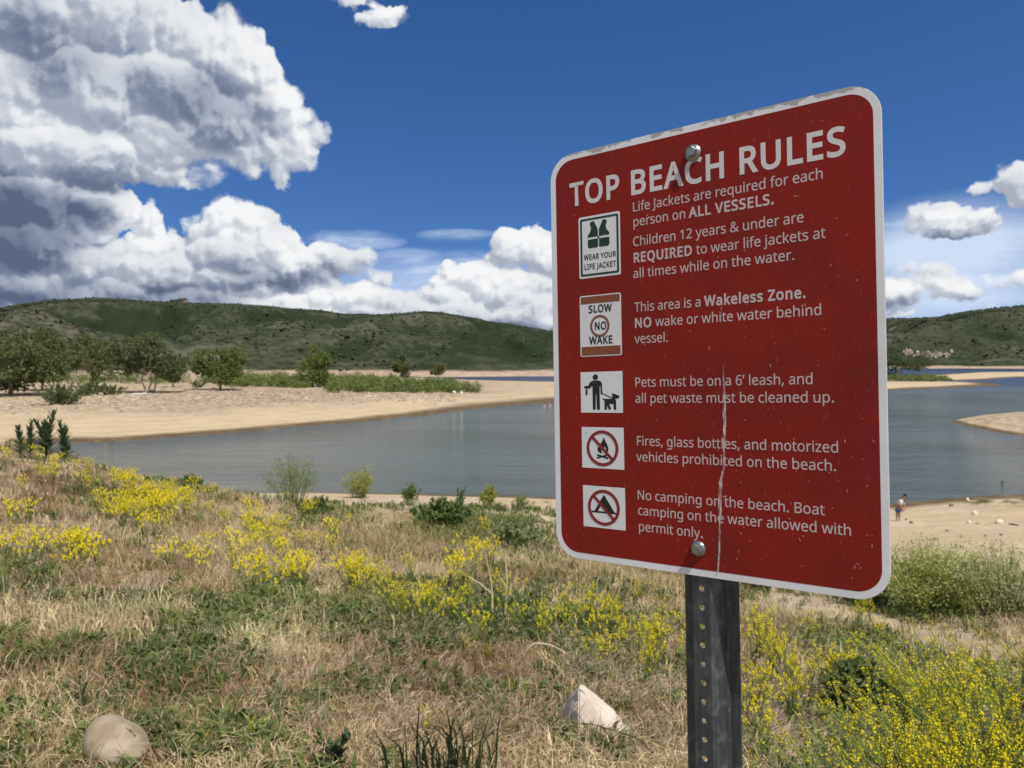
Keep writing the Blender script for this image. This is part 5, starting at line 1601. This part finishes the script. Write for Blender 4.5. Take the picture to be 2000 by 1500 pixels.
VAR = [mustard_variant(200 + k, *a) for k, a in enumerate([(5, .28), (6, .34), (4, .22), (7, .38), (5, .30, -.2), (6, .32, -.3)])]
VAR_F = [mustard_variant(400 + k, *a, petal=1.75) for k, a in enumerate([(8, .40), (9, .46), (7, .36), (9, .50)])]
VAR_B = [mustard_variant(300 + k, *a, petal=.72, rac=2.4) for k, a in enumerate([(8, .40, -.55, 1.8), (9, .46, -.42, 1.8), (8, .45, -.22, 2.0), (7, .40, -.72, 1.7)])]


def mustard(px, py, h, label, group, var, rz=None, exact=False):
    d = hit(px, py).length
    for _ in range(3):
        p = hit(px, py + (0 if exact else .82 * h * F / d)); d = p.length
    root = empty("mustard_plant", p - Vector((0, 0, .015)), label, "mustard", group)
    root.scale = (h, h, h * random.uniform(.9, 1.1)); root.rotation_euler.z = random.uniform(-.5, .5) if rz is None else rz
    obj("stems", var[0], root); obj("flowers", var[1], root)["kind"] = "stuff"
    return root

MP = [  # column, row, spread, spread, count, height, where it grows
    (325, 970, 62, 36, 62, .46, "yellow mustard plant in the densest drift, on the left slope just below the water"),
    (220, 915, 66, 26, 28, .46, "yellow mustard plant on the left crest in front of the muddy water's end"),
    (60, 880, 70, 24, 22, .48, "yellow mustard plant around the foot of the dark thistles"),
    (525, 1000, 55, 45, 20, .46, "yellow mustard plant in the loose stand right of the densest drift"),
    (480, 1075, 45, 25, 6, .40, "yellow mustard plant below the loose stand, near pale straw"),
    (140, 1060, 55, 18, 9, .40, "yellow mustard plant in the small patch above the left green weeds"),
    (15, 1010, 25, 30, 3, .40, "yellow mustard plant at the photo's left edge on brown grass"),
    (385, 1078, 24, 8, 3, .36, "yellow mustard plant in the little clump above pale dry grass"),
    (610, 1080, 60, 40, 14, .42, "yellow mustard plant in the left part of the middle stand"),
    (740, 1110, 50, 35, 16, .42, "yellow mustard plant in the centre of the middle stand"),
    (850, 1150, 60, 28, 18, .42, "yellow mustard plant in the lower right part of the middle stand"),
    (925, 1085, 22, 32, 5, .50, "tall yellow mustard plant beside the two straw stalks"),
    (1110, 1195, 50, 22, 7, .40, "yellow mustard plant behind the arching straw left of the post"),
    (1190, 1195, 36, 32, 12, .42, "yellow mustard plant standing behind the white rock"),
    (1275, 1215, 34, 40, 12, .42, "yellow mustard plant close against the left of the steel post"),
    (1490, 1260, 36, 40, 6, .42, "yellow mustard plant just right of the steel post"),
    (1560, 1270, 40, 40, 6, .42, "yellow mustard plant between the post and the big mustard bush"),
    (1510, 1340, 45, 30, 5, .34, "yellow mustard plant among the nodding cheat grass right of the post"),
    (1690, 1200, 40, 22, 4, .44, "yellow mustard plant under the sign's lower right corner"),
    (1620, 1290, 50, 25, 5, .44, "yellow mustard plant at the upper left fringe of the big mustard bush"),
]
nv = 0
for cx, cy, sx, sy, cnt, h, says in MP:
    grp = says.replace("yellow mustard plant", "mustard plants").replace("tall ", "")
    for k in range(cnt):
        mustard(cx + random.gauss(0, sx * 1.0), cy + random.gauss(0, sy * .9), h * random.uniform(.75, 1.2), says, grp, VAR_F[nv % 4] if cy < 1100 else VAR[nv % len(VAR)]); nv += 1
for k in range(30):
    px = random.uniform(1730, 2100); py = random.uniform(1290, 1560) if px > 1800 else random.uniform(1330, 1560)
    mustard(px, py, random.uniform(.44, .62), "leaning yellow mustard plant in the big flowering bush at the lower right", "mustard plants of the big bush at the lower right", VAR_B[k % 4])
for px, py, h, says in ((490, 1412, .17, "small lone mustard with two yellow spikes right of the smooth stone"), (402, 1440, .12, "tiny mustard sprig right beside the smooth stone"), (832, 1400, .22, "young mustard with yellow spikes left of its twin, below the brown grass"), (888, 1398, .17, "shorter young mustard right of its twin, below the brown grass"),
                        (912, 1250, .22, "single small mustard in the green grass below the middle stand"), (955, 1265, .15, "short mustard among green blades left of the arching straw"), (1000, 1330, .14, "lone mustard spike above the white rock's left shoulder"), (1470, 1475, .15, "small mustard low beside the right foot of the post"), (550, 1470, .1, "tiny yellow sprig left of the dark leafy weed")):
    mustard(px, py, h, says, None, VAR[2])

# ---- shrubs and bushes along the lower bank
SB = "bushes along the near shore"
FINE = ((.13, .18, .06), (.26, .30, .12)); YEL = ((.17, .20, .025), (.33, .34, .06)); DK = ((.065, .105, .03), (.15, .20, .06))
shrub("wispy_bush", 570, 985, 120, 105, "tall airy pale green bush standing against the water left of the round bush", FINE, .020, 2600, SB, 1.0)
shrub("round_bush", 702, 972, 76, 60, "round yellow-green bush on the near shoreline", YEL, .032, 2600, SB, .3, .5)
shrub("shore_bush", 803, 985, 46, 48, "small upright dark green bush on the shore right of the round one", DK, .04, 700, SB, .4)
shrub("shore_bush", 865, 1030, 120, 62, "broad leafy green bush on the sand with a dark thistle behind it", DK, .045, 2200, SB, .2)
shrub("shore_bush", 955, 990, 52, 48, "yellow-green bush between the dark thistle and the sign", YEL, .035, 1200, SB, .4)
shrub("shore_bush", 1015, 992, 40, 30, "faint thin bush on the shore nearest the sign's left edge", FINE, .03, 500, SB, 1.0)
shrub("shore_bush", 372, 952, 46, 26, "low bright green bush at the water's edge above the dense drift", DK, .035, 900, SB, .1)
shrub("shore_bush", 618, 1010, 80, 40, "low green bush at the foot of the airy pale bush", DK, .03, 1000, SB, .3)
shrub("shore_bush", 1000, 1075, 110, 60, "spreading light green bush beside the sign's lower left edge", FINE, .03, 1500, SB, .6)
RS = "light green bushes right of the sign"
shrub("fine_bush", 1820, 1200, 190, 125, "big light green feathery bush behind the sign's lower right corner", ((.25, .31, .06), (.50, .53, .16)), .013, 15000, RS, .8, .25)
shrub("fine_bush", 1965, 1210, 170, 125, "pale wispy bush at the right edge beyond the flowering bush", ((.27, .30, .11), (.52, .52, .26)), .011, 8000, RS, 1.0)
shrub("fine_bush", 1690, 1185, 110, 50, "dark low bush under the sign's lower right corner", DK, .025, 1800, RS, .3)
shrub("fine_bush", 1480, 1150, 110, 26, "low green growth seen right of the post under the sign", DK, .025, 1200, RS, .2)
shrub("leafy_bush", 1690, 1420, 140, 110, "dark leafy bush at the left foot of the big flowering bush", ((.08, .12, .035), (.18, .22, .07)), .018, 4200, None, .3)


def leafy_stem(name, px, py, hpx, label, cat, stems, leaf_l, leaf_w, cols, spread, drop=.2, group=None, n_leaf=16, whorl=False, lean=0):
    """upright stems with lance leaves all the way up"""
    base = hit(px, py); sc = base.length / F; H_ = hpx * sc
    root = empty(name, base - Vector((0, 0, .01)), label, cat, group)
    st, lf = Acc(), Acc()
    for k in range(stems):
        a = random.uniform(0, 6.28); e = np.array([(k - (stems - 1) / 2) * spread * H_ + random.uniform(-.05, .05) * H_ + lean * H_, random.uniform(-.4, .4) * spread * H_ * stems * .5, H_ * random.uniform(.72, 1.0)])
        t = np.linspace(0, 1, 7)[:, None]; P = e * t * np.array([1, 1, 1]) - np.array([e[0], e[1], 0]) * .35 * np.sin(t * math.pi)
        V, Fc = tube(P, .016 * H_ * (1 - .6 * t[:, 0]), 5); st.add(V, Fc, cols[0])
        for j in range(n_leaf):
            u = .12 + .86 * (j + random.random()) / n_leaf; ix = u * 6; i0 = min(int(ix), 5); f = ix - i0; p = P[i0] * (1 - f) + P[i0 + 1] * f
            th = j * 2.4 + random.uniform(-.3, .3); elv = .35 + .8 * u * (1.2 if whorl else .7)
            d = np.array([math.cos(th) * math.cos(elv), math.sin(th) * math.cos(elv), math.sin(elv)]); L_l = leaf_l * H_ * random.uniform(.7, 1.2) * (1.1 - .35 * u)
            s = np.cross(d, [0, 0, 1.0]); s = s / (np.linalg.norm(s) + 1e-6) * L_l * leaf_w; up = np.cross(s, d); up = up / (np.linalg.norm(up) + 1e-9)
            m1, m2, tip = p + d * L_l * .33, p + d * L_l * .7 - np.array([0, 0, drop * .25 * L_l]), p + d * L_l - np.array([0, 0, drop * L_l])
            V = np.array([p, m1 + s + up * L_l * .03, m1, m1 - s + up * L_l * .03, m2 + s * .8, m2 - up * 0, m2 - s * .8, tip])
            c = np.array(cols[0]) + (np.array(cols[1]) - np.array(cols[0])) * random.random()
            lf.add(V, np.array([[1, 4, 5, 2], [2, 5, 6, 3]]), c); lf.add(V, np.array([[0, 1, 2], [0, 2, 3], [4, 7, 5], [5, 7, 6]]), c)
    obj("stems", st.build("stems", weed_leaf), root); obj("leaves", lf.build("leaves", weed_leaf), root)
    return root

TH = "dark thistles"
TC = ((.065, .10, .052), (.14, .19, .105))
leafy_stem("thistle_plant", 40, 895, 62, "dark green thistle with a single bare-necked stem, leftmost of the thistle cluster", "thistle", 1, .30, .12, TC, .2, .1, TH, 44, True)
leafy_stem("thistle_plant", 60, 895, 58, "dark bushy-topped thistle second from the left in the cluster on the left crest", "thistle", 2, .30, .12, TC, .16, .1, TH, 44, True)
leafy_stem("thistle_plant", 90, 900, 78, "tallest thistle with branching head on the left crest", "thistle", 3, .30, .12, TC, .20, .1, TH, 46, True)
leafy_stem("thistle_plant", 126, 905, 68, "forked thistle at the right end of the cluster on the left crest", "thistle", 2, .30, .12, TC, .14, .1, TH, 44, True)
leafy_stem("thistle_plant", 900, 1000, 48, "grey-green thistle poking above the broad leafy bush by the shore", "thistle", 3, .30, .12, TC, .2, .1, TH, 20, True)
leafy_stem("leafy_weed", 655, 1525, 88, "dark leafy weed with pointed leaves at the bottom edge left of centre", "weed", 5, .34, .16, ((.028, .055, .016), (.075, .12, .035)), .16, .15, None, 16)
leafy_stem("leafy_weed", 160, 1400, 70, "thin upright weed with narrow leaves above the smooth stone", "weed", 2, .34, .09, ((.05, .08, .03), (.11, .15, .06)), .12, .2, None, 12)


def tuft(name, px, py, hpx, wpx, n_, label, cols, width, bend=.5, cat="grass tuft"):
    base = hit(px, py); sc = base.length / F
    n = n_; P = np.array(base)[None] + np.concatenate([rng.normal(0, wpx * sc * .22, (n, 1)), rng.normal(0, wpx * sc * .12, (n, 1)), np.full((n, 1), -.01)], 1)
    k = rng.random((n, 1)); c = np.array(cols[0]) * (1 - k) + np.array(cols[1]) * k
    ang = rng.choice([0, math.pi], n) + rng.normal(0, .7, n)
    v, q_, t, c_ = blades(P, hpx * sc * rng.uniform(.6, 1.15, n), np.full(n, width) * rng.uniform(.7, 1.3, n), ang, rng.uniform(.05, bend, n), c, c * 1.1)
    return tag(obj(name, mesh_np(name, v, [q_, t], weed_leaf, c_)), label, cat)

tuft("grass_tuft", 880, 1545, 150, 200, 60, "dark green sword-like grass blades at the bottom edge in the middle", ((.014, .024, .010), (.05, .075, .03)), .0055, .6)
tuft("grass_tuft", 600, 1560, 60, 120, 30, "thin green blades at the bottom edge beside the dark leafy weed", ((.05, .07, .025), (.12, .14, .05)), .002, .9)
tuft("grass_tuft", 235, 1225, 62, 150, 120, "stiff pale straw tuft standing in the sun above the smooth stone", ((.55, .44, .26), (.80, .68, .45)), .0022, .4)
tuft("grass_tuft", 505, 1105, 60, 70, 90, "pale fluffy straw tuft below the loose mustard stand", ((.42, .32, .20), (.58, .47, .31)), .003, .4)
tuft("grass_tuft", 545, 1300, 60, 130, 110, "pale straw tuft in the middle of the left foreground", ((.52, .42, .25), (.76, .64, .42)), .002, .7)
tuft("grass_tuft", 1180, 1490, 90, 60, 26, "blackish drooping grass stems in front of the white rock", ((.035, .022, .018), (.07, .05, .04)), .0022, .9)


def stalk(pts, r_px, label, col, name="dry_stalk", lift=None, cat="stalk", group=None, forks=()):
    """a stem through photo points, rooted at the first one and standing at that distance"""
    b0 = hit(*pts[0]); D_ = b0.y
    W3 = [np.array(b0) - np.array([0, 0, .02])]
    for px, py in pts[1:]:
        d = ray(px, py); k = D_ / d.y; W3.append(np.array([d.x * k, D_ + random.uniform(-.04, .04), d.z * k]))
    W3 = np.array(W3); tt = np.linspace(0, len(W3) - 1, 6 * (len(W3) - 1) + 1)
    P = np.stack([np.interp(tt, range(len(W3)), W3[:, i]) for i in range(3)], -1)
    for _ in range(3): P[1:-1] = (P[:-2] + 2 * P[1:-1] + P[2:]) / 4
    r = r_px * b0.length / F
    V, Fc = tube(P, r * (1 - .55 * np.linspace(0, 1, len(P))), 6)
    acc = Acc(); acc.add(V, Fc, col)
    for i, dx_, dz_ in forks:
        p = P[int(i * (len(P) - 1))]; V, Fc = tube(np.array([p, p + np.array([dx_ * .5, 0, dz_ * .6]), p + np.array([dx_, 0, dz_])]), np.array([r * .6, r * .5, r * .3]), 5); acc.add(V, Fc, col)
    return tag(obj(name, acc.build(name, bark_m, True)), label, cat, group)

SC = (.58, .48, .32)
stalk([(962, 1215), (961, 1150), (948, 1082)], 2.2, "straight straw stalk left of a taller one, in front of the middle mustard stand", SC, forks=((.45, -.22, .16),))
stalk([(985, 1215), (990, 1150), (987, 1075)], 2.3, "taller straight straw stalk right of its neighbour in the middle mustard stand", SC, forks=((.5, -.06, .10), (.35, .06, .09)))
stalk([(1010, 1290), (1040, 1256), (1075, 1255), (1105, 1272), (1128, 1290)], 1.8, "arching pale straw left of the white rock", SC)
stalk([(1010, 1392), (1060, 1391), (1125, 1396)], 1.5, "pale straw lying level in front of the white rock", SC)
stalk([(1305, 1415), (1307, 1350), (1309, 1288)], 1.3, "thin upright straw close to the left side of the post", SC)
stalk([(1335, 1420), (1310, 1392), (1292, 1372)], 1.6, "broken pale straw leaning against the left side of the post", SC)
stalk([(1300, 1495), (1255, 1450), (1205, 1422), (1150, 1410), (1110, 1420), (1085, 1455)], 1.2, "dark arching grass stem bending over the white rock", (.055, .038, .03))
stalk([(1140, 1478), (1230, 1468), (1320, 1475)], 1.7, "long pale twig lying below the white rock", SC)
stalk([(300, 1490), (370, 1495)], 2.2, "short pale stick lying right of the smooth stone", SC)
stalk([(200, 1460), (150, 1425), (130, 1400)], 1.4, "pale bent straw just left of the smooth stone", SC)

# ---- the two foreground stones
p = hit(228, 1500)
sc = p.length / F
TOPZ = [(-1, -.02), (-.96, .25), (-.88, .50), (-.7, .73), (-.47, .81), (-.2, .73), (.1, .58), (.35, .50), (.6, .33), (.8, .08), (.93, -.12), (1, -.27)]
BOTZ = [(-1, -.02), (-.96, -.22), (-.86, -.44), (-.65, -.68), (-.4, -.86), (0, -.92), (.4, -.83), (.7, -.66), (.9, -.46), (1, -.27)]
bm = bmesh.new(); nx, na_ = 46, 48; prev = None
for i in range(nx + 1):
    x = -math.cos(math.pi * i / nx)
    zt, zb_ = np.interp(x, *zip(*TOPZ)), np.interp(x, *zip(*BOTZ)); dep = .80 * max(0.0, 1 - abs(x) ** 2.4) ** .5
    ring = []
    for k in range(na_):
        a_ = 2 * math.pi * k / na_; ca_, sa_ = math.cos(a_), math.sin(a_)
        y_ = dep * math.copysign(abs(ca_) ** .9, ca_); z_ = (zt + zb_) / 2 + (zt - zb_) / 2 * math.copysign(abs(sa_) ** .9, sa_)
        # worn hollow on the upper right, ridge running down to the right
        y_ += .30 * math.exp(-((x - .35) / .38) ** 2 - ((z_ - .28) / .26) ** 2) * (y_ < 0) + .10 * math.exp(-((x + .05) / .3) ** 2 - ((z_ + .35) / .25) ** 2) * (y_ < 0)
        v_ = Vector((x, y_, z_)); v_ *= 1 + .03 * mnoise.noise(v_ * 1.9 + Vector((3, 8, 1))) + .008 * mnoise.noise(v_ * 9)
        ring.append(bm.verts.new(v_ * 48 * sc))
    if prev:
        for k in range(na_): bm.faces.new((prev[k], prev[(k + 1) % na_], ring[(k + 1) % na_], ring[k]))
    prev = ring
bmesh.ops.remove_doubles(bm, verts=bm.verts, dist=1e-5); bmesh.ops.recalc_face_normals(bm, faces=bm.faces)
cob_m = rock_mat("smooth_cobble", (.23, .175, .11), (.37, .305, .22), 9, .75, .25, .004)
_nt = cob_m.node_tree; _b = _nt.nodes['Principled BSDF']; _c = objco(_nt); _o = _b.inputs['Base Color'].links[0].from_socket
_nt.links.new(mixc(_nt, noise_n(_nt, _c, 260, 2).smooth(.70, .76, 0, .7), mixc(_nt, noise_n(_nt, _c, 5, 4, .6, 1.0).smooth(.48, .66, 0, .6), _o, (.36, .31, .27)), (.14, .09, .05)), _b.inputs['Base Color'])
st_ = bm_obj("round_stone", bm, cob_m, None, True, p + Vector((0, 0, 40 * sc))); st_.rotation_euler = (0, 0, -.15)
tag(st_, "smooth tan cobble lying in the grass at the lower left corner", "rock")

p = hit(1160, 1446); sc = 1.12 * p.length / F
P3 = [(-62, 46, -24), (-58, 46, 6), (-40, 40, 44), (-24, -4, 84), (-17, 18, 82), (-8, 28, 70), (-28, -42, -24), (-27, -30, 16), (30, 4, 42), (34, 20, 38), (66, -10, 4), (70, 14, 0), (72, 5, -25), (20, -40, -24), (50, -30, -22), (-20, 40, -24), (40, 40, -24), (12, -22, 34)]
bm = bmesh.new()
vs = [bm.verts.new(Vector(q_) * sc) for q_ in P3]
bmesh.ops.convex_hull(bm, input=vs)
bmesh.ops.bevel(bm, geom=bm.edges[:], offset=2.0 * sc, segments=2, affect='EDGES')
bmesh.ops.triangulate(bm, faces=bm.faces[:])
bmesh.ops.subdivide_edges(bm, edges=bm.edges[:], cuts=3, use_grid_fill=True)
for v in bm.verts:
    v.co += Vector((1, 1, 1)) * 0
    v.co *= 1 + .035 * mnoise.noise(v.co / sc * .05) + .018 * mnoise.noise(v.co / sc * .18)
wr_m = rock_mat("white_sandstone", (.52, .44, .36), (.66, .59, .51), 7, .9, .6, .006)
tag(bm_obj("pale_rock", bm, wr_m, None, False, p + Vector((0, 0, 0))), "angular whitish rock with a shaded left face in the dry grass left of the post", "rock")
# a few pebbles showing through the litter
for k, (px, py, w_, says) in enumerate(((315, 1462, 11, "grey pebble right of the smooth stone"), (118, 1490, 16, "flat grey pebble left of the smooth stone"), (560, 1222, 12, "pale pebble in the straw at the middle left"), (690, 1195, 10, "small white pebble in grass below the middle stand"), (335, 1058, 6, "tiny white pebble on the bare patch left of centre"))):
    place_rock("pebble", px, py, w_, w_ * .7, says, rock_mat("grey_pebble", (.40, .37, .34), (.5, .47, .43), 20) if k == 0 else bpy.data.materials["grey_pebble"], 40 + k, "pebble")
